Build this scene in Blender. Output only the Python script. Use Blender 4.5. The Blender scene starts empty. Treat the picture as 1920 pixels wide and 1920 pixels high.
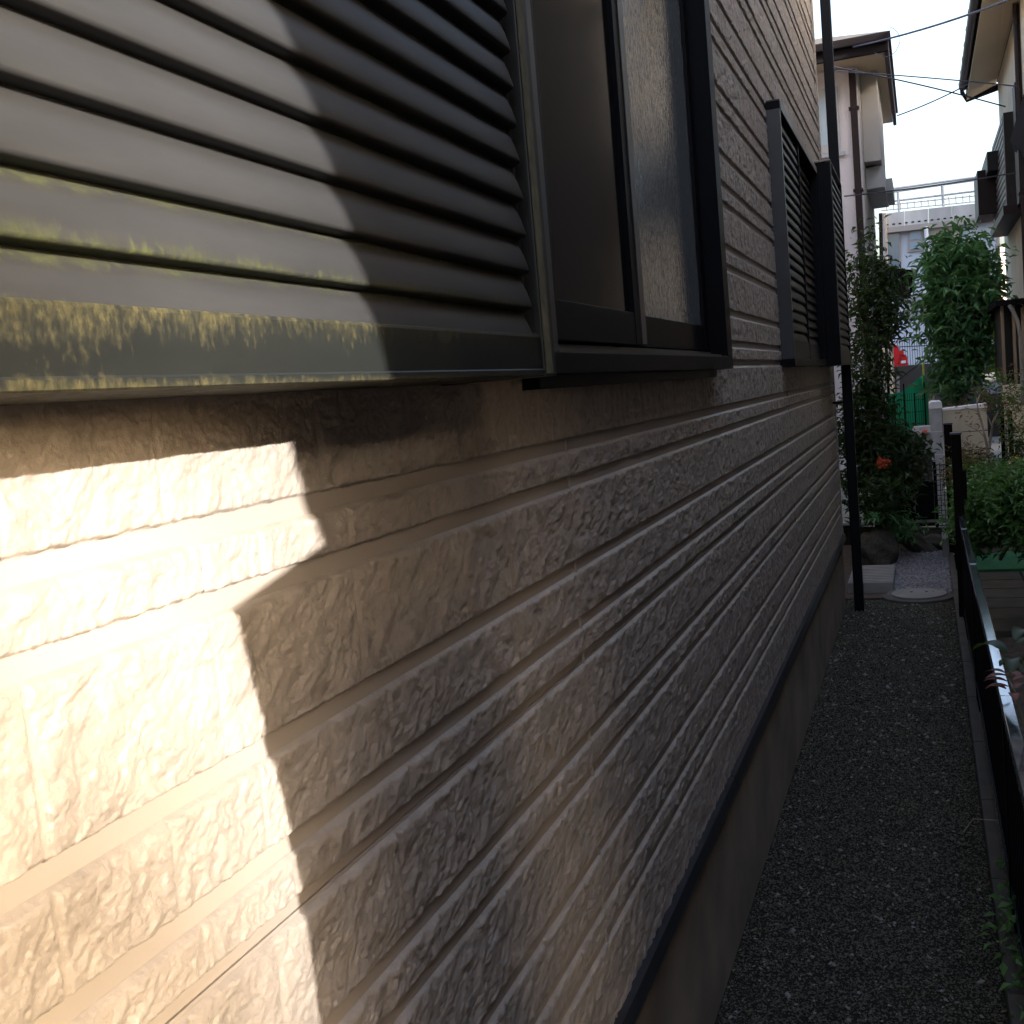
import bpy, bmesh, math, random
import numpy as np
from mathutils import Vector, Matrix

# ------------------------------------------------------------------ camera
FPX = 2080.0 / 1920.0
PITCH, YAW, ROLL = math.radians(5.80), math.radians(20.74), 0.088
F = Vector((-math.sin(YAW) * math.cos(PITCH), math.cos(YAW) * math.cos(PITCH), -math.sin(PITCH)))
R0 = Vector((math.cos(YAW), math.sin(YAW), 0.0))
U0 = R0.cross(F)
RV = math.cos(ROLL) * R0 - math.sin(ROLL) * U0
UV = math.sin(ROLL) * R0 + math.cos(ROLL) * U0
sc = bpy.context.scene
C = sc.collection
cam_d = bpy.data.cameras.new("camera")
cam = bpy.data.objects.new("camera", cam_d)
C.objects.link(cam)
cam.matrix_world = Matrix(((RV.x, UV.x, -F.x, 0), (RV.y, UV.y, -F.y, 0), (RV.z, UV.z, -F.z, 0), (0, 0, 0, 1)))
cam_d.sensor_width = 36.0
cam_d.lens = 36.0 * FPX
cam_d.clip_start = 0.02
cam_d.clip_end = 2000.0
sc.camera = cam


def at(u, v, Y):
    """point of the place that stands at distance Y behind pixel u, v of the 1920 px photograph"""
    d = F + RV * ((u - 960) / 2080.0) - UV * ((v - 960) / 2080.0)
    return d * (Y / d.y)


# ------------------------------------------------------------------ world, sun, exposure
SUN_TO = Vector((1.0, -0.40, 0.335)).normalized()
EL = math.asin(SUN_TO.z)
AZ = math.atan2(SUN_TO.x, SUN_TO.y)
w = bpy.data.worlds.new("World")
sc.world = w
w.use_nodes = True
nt = w.node_tree
bg = nt.nodes["Background"]
sky = nt.nodes.new("ShaderNodeTexSky")
sky.sky_type = 'NISHITA'
sky.sun_disc = False
sky.sun_elevation = EL
sky.sun_rotation = AZ
sky.air_density = 1.0
sky.dust_density = 8.0
sky.ozone_density = 1.0
nt.links.new(sky.outputs[0], bg.inputs[0])
bg.inputs[1].default_value = 0.15
sd = bpy.data.lights.new("sun", 'SUN')
sd.energy = 2.0
sd.angle = math.radians(0.53)
sd.color = (1.0, 0.925, 0.81)
so = bpy.data.objects.new("sun", sd)
C.objects.link(so)
so.rotation_euler = (-SUN_TO).to_track_quat('-Z', 'Y').to_euler()
so.location = (5, -3, 6)
sc.view_settings.view_transform = 'Standard'
sc.view_settings.look = 'None'
sc.view_settings.gamma = 1.0
sc.view_settings.exposure = 2.85
sc.view_settings.use_curve_mapping = False
sc.render.engine = 'CYCLES'
sc.cycles.max_bounces = 8
sc.cycles.diffuse_bounces = 5

RNG = np.random.default_rng(7)
random.seed(5)


# ------------------------------------------------------------------ materials
def new_mat(name):
    m = bpy.data.materials.new(name)
    m.use_nodes = True
    n = m.node_tree
    b = n.nodes["Principled BSDF"]
    return m, n, b


def mat(name, col, rough=0.6, var=0.25, scale=8.0, metal=0.0, spec=0.5, bump=0.0, bscale=60.0, col2=None, stretch=(1, 1, 1), detail=5.0, transl=None):
    m, n, b = new_mat(name)
    tc = n.nodes.new("ShaderNodeTexCoord")
    mp = n.nodes.new("ShaderNodeMapping")
    mp.inputs['Scale'].default_value = stretch
    n.links.new(tc.outputs['Object'], mp.inputs[0])
    ns = n.nodes.new("ShaderNodeTexNoise")
    ns.inputs['Scale'].default_value = scale
    ns.inputs['Detail'].default_value = detail
    n.links.new(mp.outputs[0], ns.inputs['Vector'])
    mx = n.nodes.new("ShaderNodeMix")
    mx.data_type = 'RGBA'
    c1 = tuple(c * (1 - var) for c in col)
    c2 = col2 if col2 else tuple(min(1, c * (1 + var)) for c in col)
    rp = n.nodes.new("ShaderNodeMapRange")
    rp.inputs['From Min'].default_value = 0.3
    rp.inputs['From Max'].default_value = 0.7
    n.links.new(ns.outputs[0], rp.inputs[0])
    n.links.new(rp.outputs[0], mx.inputs[0])
    mx.inputs[6].default_value = (*c1, 1)
    mx.inputs[7].default_value = (*c2, 1)
    n.links.new(mx.outputs[2], b.inputs['Base Color'])
    b.inputs['Roughness'].default_value = rough
    b.inputs['Metallic'].default_value = metal
    b.inputs['Specular IOR Level'].default_value = spec
    if bump > 0:
        n2 = n.nodes.new("ShaderNodeTexNoise")
        n2.inputs['Scale'].default_value = bscale
        n2.inputs['Detail'].default_value = 4
        n.links.new(mp.outputs[0], n2.inputs['Vector'])
        bp = n.nodes.new("ShaderNodeBump")
        bp.inputs['Strength'].default_value = 0.6
        bp.inputs['Distance'].default_value = bump
        n.links.new(n2.outputs[0], bp.inputs['Height'])
        n.links.new(bp.outputs[0], b.inputs['Normal'])
    if transl:
        b.inputs['Transmission Weight'].default_value = 0.0
        tr = n.nodes.new("ShaderNodeBsdfTranslucent")
        tr.inputs[0].default_value = (*transl, 1)
        ms = n.nodes.new("ShaderNodeMixShader")
        ms.inputs[0].default_value = 0.35
        out = n.nodes["Material Output"]
        n.links.new(b.outputs[0], ms.inputs[1])
        n.links.new(tr.outputs[0], ms.inputs[2])
        n.links.new(ms.outputs[0], out.inputs[0])
    return m


M = {}
M['stone'] = mat('moulded_stone', (0.300, 0.264, 0.240), 0.42, 0.12, 14, bump=0.0009, bscale=240, spec=0.5)
def rough_up(m, scale, dist, strength):
    n = m.node_tree; b = n.nodes['Principled BSDF']
    old = b.inputs['Normal'].links[0].from_socket
    tc = next(q for q in n.nodes if q.type == 'TEX_COORD')
    t = n.nodes.new('ShaderNodeTexNoise'); t.inputs['Scale'].default_value = scale; t.inputs['Detail'].default_value = 5; t.inputs['Roughness'].default_value = 0.6
    n.links.new(tc.outputs['Object'], t.inputs['Vector'])
    bp = n.nodes.new('ShaderNodeBump'); bp.inputs['Strength'].default_value = strength; bp.inputs['Distance'].default_value = dist
    n.links.new(t.outputs[0], bp.inputs['Height']); n.links.new(old, bp.inputs['Normal']); n.links.new(bp.outputs[0], b.inputs['Normal'])


rough_up(M['stone'], 58, 0.0045, 0.7)
M['groove'] = mat('siding_groove', (0.300, 0.264, 0.240), 0.50, 0.06, 5, bump=0.0001, bscale=300, spec=0.45)
M['conc'] = mat('foundation_concrete', (0.19, 0.155, 0.12), 0.95, 0.28, 4, bump=0.0008, bscale=120)
M['conc_l'] = mat('light_concrete', (0.17, 0.165, 0.165), 0.9, 0.12, 7, bump=0.001, bscale=90)
M['step'] = mat('step_concrete', (0.20, 0.195, 0.195), 0.9, 0.12, 9, bump=0.001, bscale=90)
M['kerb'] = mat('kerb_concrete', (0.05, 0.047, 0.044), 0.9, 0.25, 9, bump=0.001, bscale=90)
M['flash'] = mat('flashing_metal', (0.013, 0.015, 0.021), 0.28, 0.2, 6, spec=0.6)
M['alu'] = mat('dark_aluminium', (0.0035, 0.004, 0.0065), 0.38, 0.2, 9, spec=0.06)
M['alu_b'] = mat('dark_aluminium_edge', (0.022, 0.024, 0.034), 0.3, 0.15, 9, spec=0.5)
M['shutter'] = mat('shutter_paint', (0.012, 0.013, 0.014), 0.42, 0.2, 6, spec=0.3)
M['post'] = mat('black_pipe', (0.0035, 0.0045, 0.008), 0.4, 0.2, 5, spec=.1)
M['rail'] = mat('rail_metal', (0.30, 0.32, 0.38), 0.09, 0.2, 14, spec=0.5, metal=0.9, bump=0.0001, bscale=90)
M['soil'] = mat('dark_soil', (0.055, 0.045, 0.036), 1.0, 0.5, 22, bump=0.01, bscale=50)
M['stonechip'] = mat('path_gravel', (0.075, 0.073, 0.060), 0.9, 0.85, 160, spec=.2)
M['bluechip'] = mat('blue_grey_gravel', (0.13, 0.128, 0.145), 0.7, 0.9, 70)
M['boulder'] = mat('boulder_rock', (0.05, 0.045, 0.038), 0.95, 0.35, 8, bump=0.006, bscale=28)
M['asphalt'] = mat('asphalt', (0.05, 0.05, 0.055), 0.9, 0.3, 4)
M['retain'] = mat('retaining_concrete', (0.10, 0.10, 0.11), 0.9, 0.4, 1.2)
M['pinkwall'] = mat('pink_grey_stucco', (0.60, 0.56, 0.60), 0.95, 0.08, 1.5, bump=0.006, bscale=22)
M['greywall'] = mat('grey_stucco', (0.36, 0.345, 0.34), 0.95, 0.08, 1.5)
M['cream'] = mat('cream_stucco', (0.56, 0.49, 0.38), 0.95, 0.12, 2.0, bump=0.004, bscale=25)
M['nearwall'] = mat('grey_beige_stucco', (0.30, 0.28, 0.265), 0.95, 0.08, 1.5)
M['darkside'] = mat('dark_brown_cladding', (0.05, 0.045, 0.042), 0.85, 0.12, 3, stretch=(1, 1, 4))
M['soffit'] = mat('cream_soffit', (0.62, 0.52, 0.38), 0.9, 0.05, 1.0)
M['fascia'] = mat('brown_black_fascia', (0.008, 0.007, 0.009), 0.9, 0.2, 3, spec=.04)
M['rooftile'] = mat('roof_slate', (0.05, 0.046, 0.043), 0.85, 0.25, 4)
M['brown'] = mat('brown_metal', (0.020, 0.013, 0.014), 0.5, 0.2, 5, spec=.12)
M['white'] = mat('white_wall', (0.52, 0.55, 0.62), 0.9, 0.07, 1.0)
M['whitecap'] = mat('white_cap', (0.72, 0.73, 0.78), 0.8, 0.07, 3.0)
M['beigetrim'] = mat('beige_trim', (0.38, 0.33, 0.30), 0.85, 0.08, 1.0)
M['stained'] = mat('weathered_parapet', (0.56, 0.53, 0.51), 0.9, 0.22, 1.6, stretch=(1, 1, .35))
M['blueglass'] = mat('blue_grey_glass', (0.12, 0.17, 0.22), 0.12, 0.12, 0.8, spec=0.8)
M['fglass'] = mat('far_frosted_glass', (0.25, 0.33, 0.42), 0.3, 0.1, 0.8, spec=0.6)
M['block'] = mat('concrete_block', (0.36, 0.37, 0.41), 0.92, 0.14, 14, bump=0.002, bscale=120)
M['mortar'] = mat('mortar', (0.5, 0.5, 0.54), 0.95, 0.1, 30)
M['creamw'] = mat('cream_garden_wall', (0.46, 0.42, 0.34), 0.95, 0.16, 5, bump=0.002, bscale=80)
M['wood'] = mat('old_dark_wood', (0.007, 0.006, 0.006), 0.9, 0.35, 6, spec=.05, stretch=(1, 1, .15))
M['wood_l'] = mat('grey_timber', (0.20, 0.16, 0.12), 0.85, 0.3, 6, stretch=(1, 1, .15))
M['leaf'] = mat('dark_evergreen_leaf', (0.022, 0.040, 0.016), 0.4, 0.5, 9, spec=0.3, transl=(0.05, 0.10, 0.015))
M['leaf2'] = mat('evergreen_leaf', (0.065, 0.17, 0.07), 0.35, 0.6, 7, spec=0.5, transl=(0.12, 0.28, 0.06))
M['hedge'] = mat('hedge_leaf', (0.07, 0.165, 0.05), 0.45, 0.45, 9, spec=0.4, transl=(0.12, 0.25, 0.04))
M['leafred'] = mat('bronze_leaf', (0.13, 0.085, 0.035), 0.5, 0.6, 9, transl=(0.2, 0.16, 0.04))
M['redleaf'] = mat('dark_red_leaf', (0.13, 0.025, 0.015), 0.5, 0.5, 9, transl=(0.25, 0.04, 0.02))
M['limeleaf'] = mat('lime_leaf', (0.16, 0.26, 0.03), 0.5, 0.3, 5, transl=(0.35, 0.5, 0.05))
M['bark'] = mat('pale_bark', (0.24, 0.20, 0.17), 0.85, 0.35, 20, stretch=(1, 1, .3))
M['bark_d'] = mat('dark_bark', (0.10, 0.09, 0.07), 0.9, 0.35, 12, stretch=(1, 1, .3))
M['orange'] = mat('orange_petal', (0.45, 0.06, 0.02), 0.5, 0.3, 9, transl=(0.5, 0.09, 0.03))
M['yellow'] = mat('yellow_petal', (0.75, 0.55, 0.05), 0.5, 0.2, 9)
M['pinkfl'] = mat('dusty_pink_bud', (0.35, 0.17, 0.12), 0.6, 0.3, 20)
M['turf'] = mat('green_mat', (0.012, 0.11, 0.045), 0.95, 0.15, 30, bump=0.004, bscale=220)
M['car'] = mat('red_car_paint', (0.62, 0.012, 0.015), 0.25, 0.03, 2, spec=0.6)
M['carlamp'] = mat('lamp_glass', (0.75, 0.75, 0.75), 0.15, 0.1, 9, spec=0.8)
M['rubber'] = mat('tyre_rubber', (0.02, 0.02, 0.02), 0.8, 0.1, 9)
M['bin'] = mat('grey_bin_plastic', (0.32, 0.33, 0.36), 0.5, 0.08, 4)
M['binlid'] = mat('reddish_bin_lid', (0.24, 0.22, 0.23), 0.5, 0.1, 4)
M['redstick'] = mat('red_sticker', (0.75, 0.10, 0.06), 0.5, 0.1, 4)
M['yellowpole'] = mat('lime_pole', (0.50, 0.60, 0.12), 0.5, 0.1, 9)
M['cable'] = mat('cable_black', (0.03, 0.03, 0.05), 0.6, 0.1, 9)
M['pipe_g'] = mat('grey_duct', (0.42, 0.42, 0.44), 0.6, 0.1, 9)
M['duct'] = mat('dull_duct', (0.17, 0.17, 0.175), 0.7, 0.2, 9)
M['bronze'] = mat('bronze_frame', (0.022, 0.020, 0.021), 0.5, 0.2, 9, spec=.1)
M['grille'] = mat('lattice_grey', (0.30, 0.28, 0.26), 0.6, 0.2, 9)
M['ball'] = mat('white_knob', (0.8, 0.85, 0.9), 0.3, 0.03, 9)
M['dark'] = mat('dark_interior', (0.012, 0.012, 0.012), 0.9, 0.1, 9)


def net_mat():
    m, n, b = new_mat('green_net')
    b.inputs['Base Color'].default_value = (0.01, 0.42, 0.22, 1)
    b.inputs['Roughness'].default_value = 0.7
    tr = n.nodes.new("ShaderNodeBsdfTranslucent"); tr.inputs[0].default_value = (0.01, 0.5, 0.27, 1)
    tp = n.nodes.new("ShaderNodeBsdfTransparent")
    m1 = n.nodes.new("ShaderNodeMixShader"); m1.inputs[0].default_value = 0.5
    m2 = n.nodes.new("ShaderNodeMixShader"); m2.inputs[0].default_value = 0.25
    n.links.new(b.outputs[0], m1.inputs[1]); n.links.new(tr.outputs[0], m1.inputs[2])
    n.links.new(m1.outputs[0], m2.inputs[1]); n.links.new(tp.outputs[0], m2.inputs[2])
    n.links.new(m2.outputs[0], n.nodes["Material Output"].inputs[0])
    return m


M['net'] = net_mat()


def moss_mat(name, base, lo, hi, edge_lo, edge_hi, amount):
    """weathered shutter metal: lichen that grows along the upper and lower edges (object z) and thins out along y"""
    m, n, b = new_mat(name)
    L = n.links.new
    tc = n.nodes.new("ShaderNodeTexCoord")
    sp = n.nodes.new("ShaderNodeSeparateXYZ"); L(tc.outputs['Object'], sp.inputs[0])

    def noise(scale, stretch, det=6, rough=0.65):
        mp = n.nodes.new("ShaderNodeMapping"); mp.inputs['Scale'].default_value = stretch
        L(tc.outputs['Object'], mp.inputs[0])
        q = n.nodes.new("ShaderNodeTexNoise"); q.inputs['Scale'].default_value = scale
        q.inputs['Detail'].default_value = det; q.inputs['Roughness'].default_value = rough
        L(mp.outputs[0], q.inputs['Vector'])
        return q.outputs[0]

    def mth(op, a, bb=None, clamp=False):
        q = n.nodes.new("ShaderNodeMath"); q.operation = op; q.use_clamp = clamp
        for i, x in enumerate((a, bb)):
            if x is None: continue
            if isinstance(x, (int, float)): q.inputs[i].default_value = x
            else: L(x, q.inputs[i])
        return q.outputs[0]

    def rng(x, a, bb, c=0.0, d=1.0):
        q = n.nodes.new("ShaderNodeMapRange"); L(x, q.inputs[0])
        for i, vv in enumerate((a, bb, c, d)): q.inputs[1 + i].default_value = vv
        return q.outputs[0]

    z, y = sp.outputs[2], sp.outputs[1]
    n1 = noise(30, (1, 1, 0.55))
    n2 = noise(190, (1, 1, 0.6), 5)
    n3 = noise(7, (1, 1, 0.4))
    nn = mth('ADD', mth('MULTIPLY', n1, 0.45), mth('MULTIPLY', n2, 0.55))
    top = rng(z, edge_hi[0], edge_hi[1])
    bot = rng(z, edge_lo[0], edge_lo[1])
    edge = mth('MAXIMUM', top, bot)
    k = mth('ADD', mth('MULTIPLY', edge, 0.30), mth('ADD', nn, mth('MULTIPLY', mth('SUBTRACT', n3, 0.5), 0.35)))
    k = mth('SUBTRACT', k, rng(y, 0.35, 1.2, 0.0, 0.16))
    mask = mth('MULTIPLY', rng(k, 0.62 - amount, 0.86 - amount), rng(noise(120, (1, 1, 1), 6), 0.36, 0.58, 0.35, 1.0))
    mx = n.nodes.new("ShaderNodeMix"); mx.data_type = 'RGBA'
    bn = noise(20, (1, 0.25, 1.5), 5)
    mb = n.nodes.new("ShaderNodeMix"); mb.data_type = 'RGBA'
    L(rng(bn, 0.3, 0.7), mb.inputs[0])
    mb.inputs[6].default_value = (*[c * 0.8 for c in base], 1)
    mb.inputs[7].default_value = (*[c * 1.2 for c in base], 1)
    L(mask, mx.inputs[0]); L(mb.outputs[2], mx.inputs[6])
    mc = n.nodes.new("ShaderNodeMix"); mc.data_type = 'RGBA'
    L(rng(n2, 0.35, 0.65), mc.inputs[0])
    mc.inputs[6].default_value = (*lo, 1); mc.inputs[7].default_value = (*hi, 1)
    L(mc.outputs[2], mx.inputs[7])
    # pale speckles of dust
    vs = n.nodes.new("ShaderNodeTexVoronoi"); vs.inputs['Scale'].default_value = 260
    L(tc.outputs['Object'], vs.inputs['Vector'])
    sm = rng(vs.outputs['Distance'], 0.10, 0.04)
    sm = mth('MULTIPLY', sm, rng(noise(25, (1, 1, 1)), 0.6, 0.75))
    my = n.nodes.new("ShaderNodeMix"); my.data_type = 'RGBA'
    L(mth('MULTIPLY', sm, 0.6), my.inputs[0]); L(mx.outputs[2], my.inputs[6]); my.inputs[7].default_value = (0.16, 0.16, 0.13, 1)
    L(my.outputs[2], b.inputs['Base Color'])
    L(rng(mask, 0, 1, 0.5, 0.9), b.inputs['Roughness'])
    b.inputs['Specular IOR Level'].default_value = 0.16
    bp = n.nodes.new("ShaderNodeBump"); bp.inputs['Strength'].default_value = 0.5; bp.inputs['Distance'].default_value = 0.0006
    L(mth('MULTIPLY', mask, n2), bp.inputs['Height']); L(bp.outputs[0], b.inputs['Normal'])
    return m


def glass_mat(name, scale, strength, stretch, base=(0.02, 0.024, 0.024), rough=0.07):
    m, n, b = new_mat(name)
    b.inputs['Base Color'].default_value = (*base, 1)
    b.inputs['Roughness'].default_value = rough
    b.inputs['IOR'].default_value = 1.6
    b.inputs['Specular IOR Level'].default_value = 0.7
    tc = n.nodes.new("ShaderNodeTexCoord")
    mp = n.nodes.new("ShaderNodeMapping"); mp.inputs['Scale'].default_value = stretch
    n.links.new(tc.outputs['Object'], mp.inputs[0])
    ns = n.nodes.new("ShaderNodeTexNoise"); ns.inputs['Scale'].default_value = scale; ns.inputs['Detail'].default_value = 2
    n.links.new(mp.outputs[0], ns.inputs['Vector'])
    bp = n.nodes.new("ShaderNodeBump"); bp.inputs['Strength'].default_value = strength; bp.inputs['Distance'].default_value = 0.002
    n.links.new(ns.outputs[0], bp.inputs['Height']); n.links.new(bp.outputs[0], b.inputs['Normal'])
    return m


M['rain'] = glass_mat('rain_glass', 120, 0.38, (1, 1, 0.28), (0.105, 0.122, 0.135))
M['rain'].node_tree.nodes['Principled BSDF'].inputs['Specular IOR Level'].default_value = 0.45
M['frost'] = glass_mat('plain_glass', 12, 0.02, (1, 1, 1), (0.005, 0.006, 0.0065), 0.10)
M['frost'].node_tree.nodes['Principled BSDF'].inputs['Specular IOR Level'].default_value = 0.12


# ------------------------------------------------------------------ object helpers
def link(name, me, parent=None, m=None):
    o = bpy.data.objects.new(name, me)
    C.objects.link(o)
    if parent is not None:
        o.parent = parent
        o.matrix_parent_inverse = Matrix.Translation(-Vector(parent_origin(parent)))
    if m is not None and me is not None and not me.materials:
        me.materials.append(m)
    return o


def parent_origin(p):
    v = Vector(p.location)
    while p.parent is not None:
        # children keep world coordinates: inverse already cancels the parent's own origin
        return Vector((0, 0, 0)) if tuple(p.location) == (0, 0, 0) else v
    return v


def tag(o, label=None, cat=None, group=None, kind=None):
    if label: o['label'] = label
    if cat: o['category'] = cat
    if group: o['group'] = group
    if kind: o['kind'] = kind
    return o


def thing(name, loc, label, cat, group=None):
    o = bpy.data.objects.new(name, None)
    o.empty_display_size = 0.1
    C.objects.link(o)
    o.location = loc
    return tag(o, label, cat, group)


class MB:
    """collects shapes in world coordinates, builds ONE mesh object"""
    def __init__(self):
        self.v = []
        self.f = []

    def add(self, vs, fs):
        k = len(self.v)
        self.v += [tuple(p) for p in vs]
        self.f += [tuple(i + k for i in f) for f in fs]
        return self

    def box(self, a, b):
        x0, y0, z0 = [min(p, q) for p, q in zip(a, b)]
        x1, y1, z1 = [max(p, q) for p, q in zip(a, b)]
        return self.add([(x0, y0, z0), (x1, y0, z0), (x1, y1, z0), (x0, y1, z0), (x0, y0, z1), (x1, y0, z1), (x1, y1, z1), (x0, y1, z1)],
                        [(0, 3, 2, 1), (4, 5, 6, 7), (0, 1, 5, 4), (1, 2, 6, 5), (2, 3, 7, 6), (3, 0, 4, 7)])

    def hexa(self, p):  # 8 points, bottom four then top four
        return self.add(p, [(0, 3, 2, 1), (4, 5, 6, 7), (0, 1, 5, 4), (1, 2, 6, 5), (2, 3, 7, 6), (3, 0, 4, 7)])

    def prism(self, poly, axis, a, b):
        """poly: 2D points; axis 0 extrudes along x (points are y,z), 1 along y (x,z), 2 along z (x,y)"""
        n = len(poly)
        def mk(p, t):
            return (t, p[0], p[1]) if axis == 0 else ((p[0], t, p[1]) if axis == 1 else (p[0], p[1], t))
        vs = [mk(p, a) for p in poly] + [mk(p, b) for p in poly]
        fs = [tuple(range(n)), tuple(range(2 * n - 1, n - 1, -1))] + [(i, (i + 1) % n, n + (i + 1) % n, n + i) for i in range(n)]
        return self.add(vs, fs)

    def tube(self, pts, r, n=6, r1=None):
        pts = [Vector(p) for p in pts]
        r1 = r if r1 is None else r1
        vs, fs = [], []
        for i, p in enumerate(pts):
            t = (pts[min(i + 1, len(pts) - 1)] - pts[max(i - 1, 0)]).normalized()
            a = t.cross(Vector((0, 0, 1)))
            if a.length < 0.05: a = t.cross(Vector((1, 0, 0)))
            a.normalize(); bb = t.cross(a)
            rr = r + (r1 - r) * i / max(1, len(pts) - 1)
            for k in range(n):
                an = 2 * math.pi * k / n
                vs.append(p + a * (rr * math.cos(an)) + bb * (rr * math.sin(an)))
        for i in range(len(pts) - 1):
            for k in range(n):
                fs.append((i * n + k, i * n + (k + 1) % n, (i + 1) * n + (k + 1) % n, (i + 1) * n + k))
        fs.append(tuple(range(n - 1, -1, -1)))
        fs.append(tuple(range((len(pts) - 1) * n, len(pts) * n)))
        return self.add(vs, fs)

    def build(self, name, m, parent=None, bevel=0.0, smooth=False):
        me = bpy.data.meshes.new(name)
        me.from_pydata(self.v, [], self.f)
        bm = bmesh.new(); bm.from_mesh(me)
        bmesh.ops.recalc_face_normals(bm, faces=bm.faces)
        if bevel > 0:
            bmesh.ops.bevel(bm, geom=[e for e in bm.edges if len(e.link_faces) == 2 and e.calc_face_angle(0) > 0.5], offset=bevel, segments=2, affect='EDGES', profile=0.6)
        bm.to_mesh(me); bm.free()
        if smooth:
            for p in me.polygons: p.use_smooth = True
        return link(name, me, parent, M[m] if isinstance(m, str) else m)


def bx(name, a, b, m, parent=None, bevel=0.0):
    return MB().box(a, b).build(name, m, parent, bevel)


def grid_mesh(name, co, nu, nv, smooth=True):
    """co: (nu*nv,3) array, index = i*nv + j"""
    me = bpy.data.meshes.new(name)
    i = np.arange(nu - 1)[:, None]; j = np.arange(nv - 1)[None, :]
    a = (i * nv + j).ravel()
    q = np.stack([a, a + nv, a + nv + 1, a + 1], 1).astype(np.int32)
    me.vertices.add(len(co)); me.vertices.foreach_set('co', co.astype(np.float32).ravel())
    me.loops.add(q.size); me.loops.foreach_set('vertex_index', q.ravel())
    me.polygons.add(len(q)); me.polygons.foreach_set('loop_start', np.arange(0, q.size, 4, dtype=np.int32))
    me.polygons.foreach_set('use_smooth', np.full(len(q), smooth))
    me.update(calc_edges=True)
    return me


def raw_mesh(name, co, faces, smooth=False):
    """faces: (n,k) array"""
    me = bpy.data.meshes.new(name)
    me.vertices.add(len(co)); me.vertices.foreach_set('co', np.asarray(co, np.float32).ravel())
    f = np.asarray(faces, np.int32); k = f.shape[1]
    me.loops.add(f.size); me.loops.foreach_set('vertex_index', f.ravel())
    me.polygons.add(len(f)); me.polygons.foreach_set('loop_start', np.arange(0, f.size, k, dtype=np.int32))
    me.polygons.foreach_set('use_smooth', np.full(len(f), smooth))
    me.update(calc_edges=True)
    return me


# ------------------------------------------------------------------ noise
_perm = RNG.permutation(4096)
_ang = RNG.random(4096) * 2 * np.pi
_gx, _gy = np.cos(_ang), np.sin(_ang)


def perlin(x, y, seed=0):
    xi = np.floor(x).astype(int); yi = np.floor(y).astype(int)
    xf = x - xi; yf = y - yi
    def g(ix, iy, dx, dy):
        h = _perm[(_perm[(ix + seed * 131) & 4095] + iy) & 4095]
        return _gx[h] * dx + _gy[h] * dy
    u = xf * xf * xf * (xf * (xf * 6 - 15) + 10); v = yf * yf * yf * (yf * (yf * 6 - 15) + 10)
    a = g(xi, yi, xf, yf); b = g(xi + 1, yi, xf - 1, yf)
    c = g(xi, yi + 1, xf, yf - 1); d = g(xi + 1, yi + 1, xf - 1, yf - 1)
    return (a + (b - a) * u) * (1 - v) + (c + (d - c) * u) * v


def relief(y, z):
    """split-stone face: chipped terraces with fine grain, in metres"""
    wy = y + 0.012 * perlin(y * 22, z * 22, 1); wz = z + 0.012 * perlin(y * 22, z * 22, 2)
    a = (wy * 0.80 + wz * 0.60); b = (-wy * 0.60 + wz * 0.80)
    n = perlin(a * 27, b * 36, 3) + 0.6 * perlin(a * 62, b * 76, 4)
    t = n * 3.6
    fl = np.floor(t); fr = t - fl
    st = (fl + np.clip((fr - 0.25) / 0.5, 0, 1) ** 2 * (3 - 2 * np.clip((fr - 0.25) / 0.5, 0, 1))) / 3.6
    h = 0.0042 * (0.65 * st + 0.35 * n) + 0.0017 * perlin(a * 125, b * 150, 5) + 0.0008 * perlin(y * 300, z * 300, 6)
    return h


# ------------------------------------------------------------------ OUR HOUSE (left wall)
XW = -0.517
GZ = -1.47
house = thing('house', (XW, 3.5, GZ), 'taupe stone-pattern siding house wall running along the left of the narrow gravel alley', 'house')
P_ = 0.893 * 0.517
offs = [-0.136, -0.249, -0.503, -0.678, -0.787]
tops = sorted({round(o * 0.517 + k * P_, 4) for o in offs for k in range(-2, 10)}, reverse=True)
FL_TOP = -1.985 * 0.517
GR = 0.0165
tops = [t for t in tops if t > FL_TOP + 0.06]
ZTOP = 4.1
YEND = 7.13
H = 0.0080
XF = XW - H       # groove floor
# openings (y0, y1, z0, z1)
OPEN = [(-0.45, 2.90, 0.045, 1.25), (4.54, 6.98, 0.045, 1.03)]

# backing boards: one panel per board course, split at the board joints; they stop at the openings
def board(y0, y1, z0, z1):
    if y1 - y0 > 0.01 and z1 - z0 > 0.01:
        bx('siding_panel', (XF - 0.016, y0, z0), (XF, y1, z1), 'groove', house)

for (za, zb) in [(FL_TOP, -0.42), (-0.418, 0.043)]:
    for (ya, yb) in [(-1.2, 1.640), (1.643, 4.67), (4.673, YEND)]:
        board(ya, yb, za, zb)
for (ya, yb) in [(-1.2, -0.45), (2.90, 4.54), (6.98, YEND)]:
    board(ya, yb, 0.045, 1.03)
board(-1.2, -0.45, 1.032, 1.25); board(2.90, YEND, 1.032, 1.25)
for k in range(4):
    z0 = 1.252 + k * 0.7125
    for (ya, yb) in [(-1.2, 1.640), (1.643, 4.67), (4.673, YEND)]:
        board(ya, yb, z0, z0 + 0.710)

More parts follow.
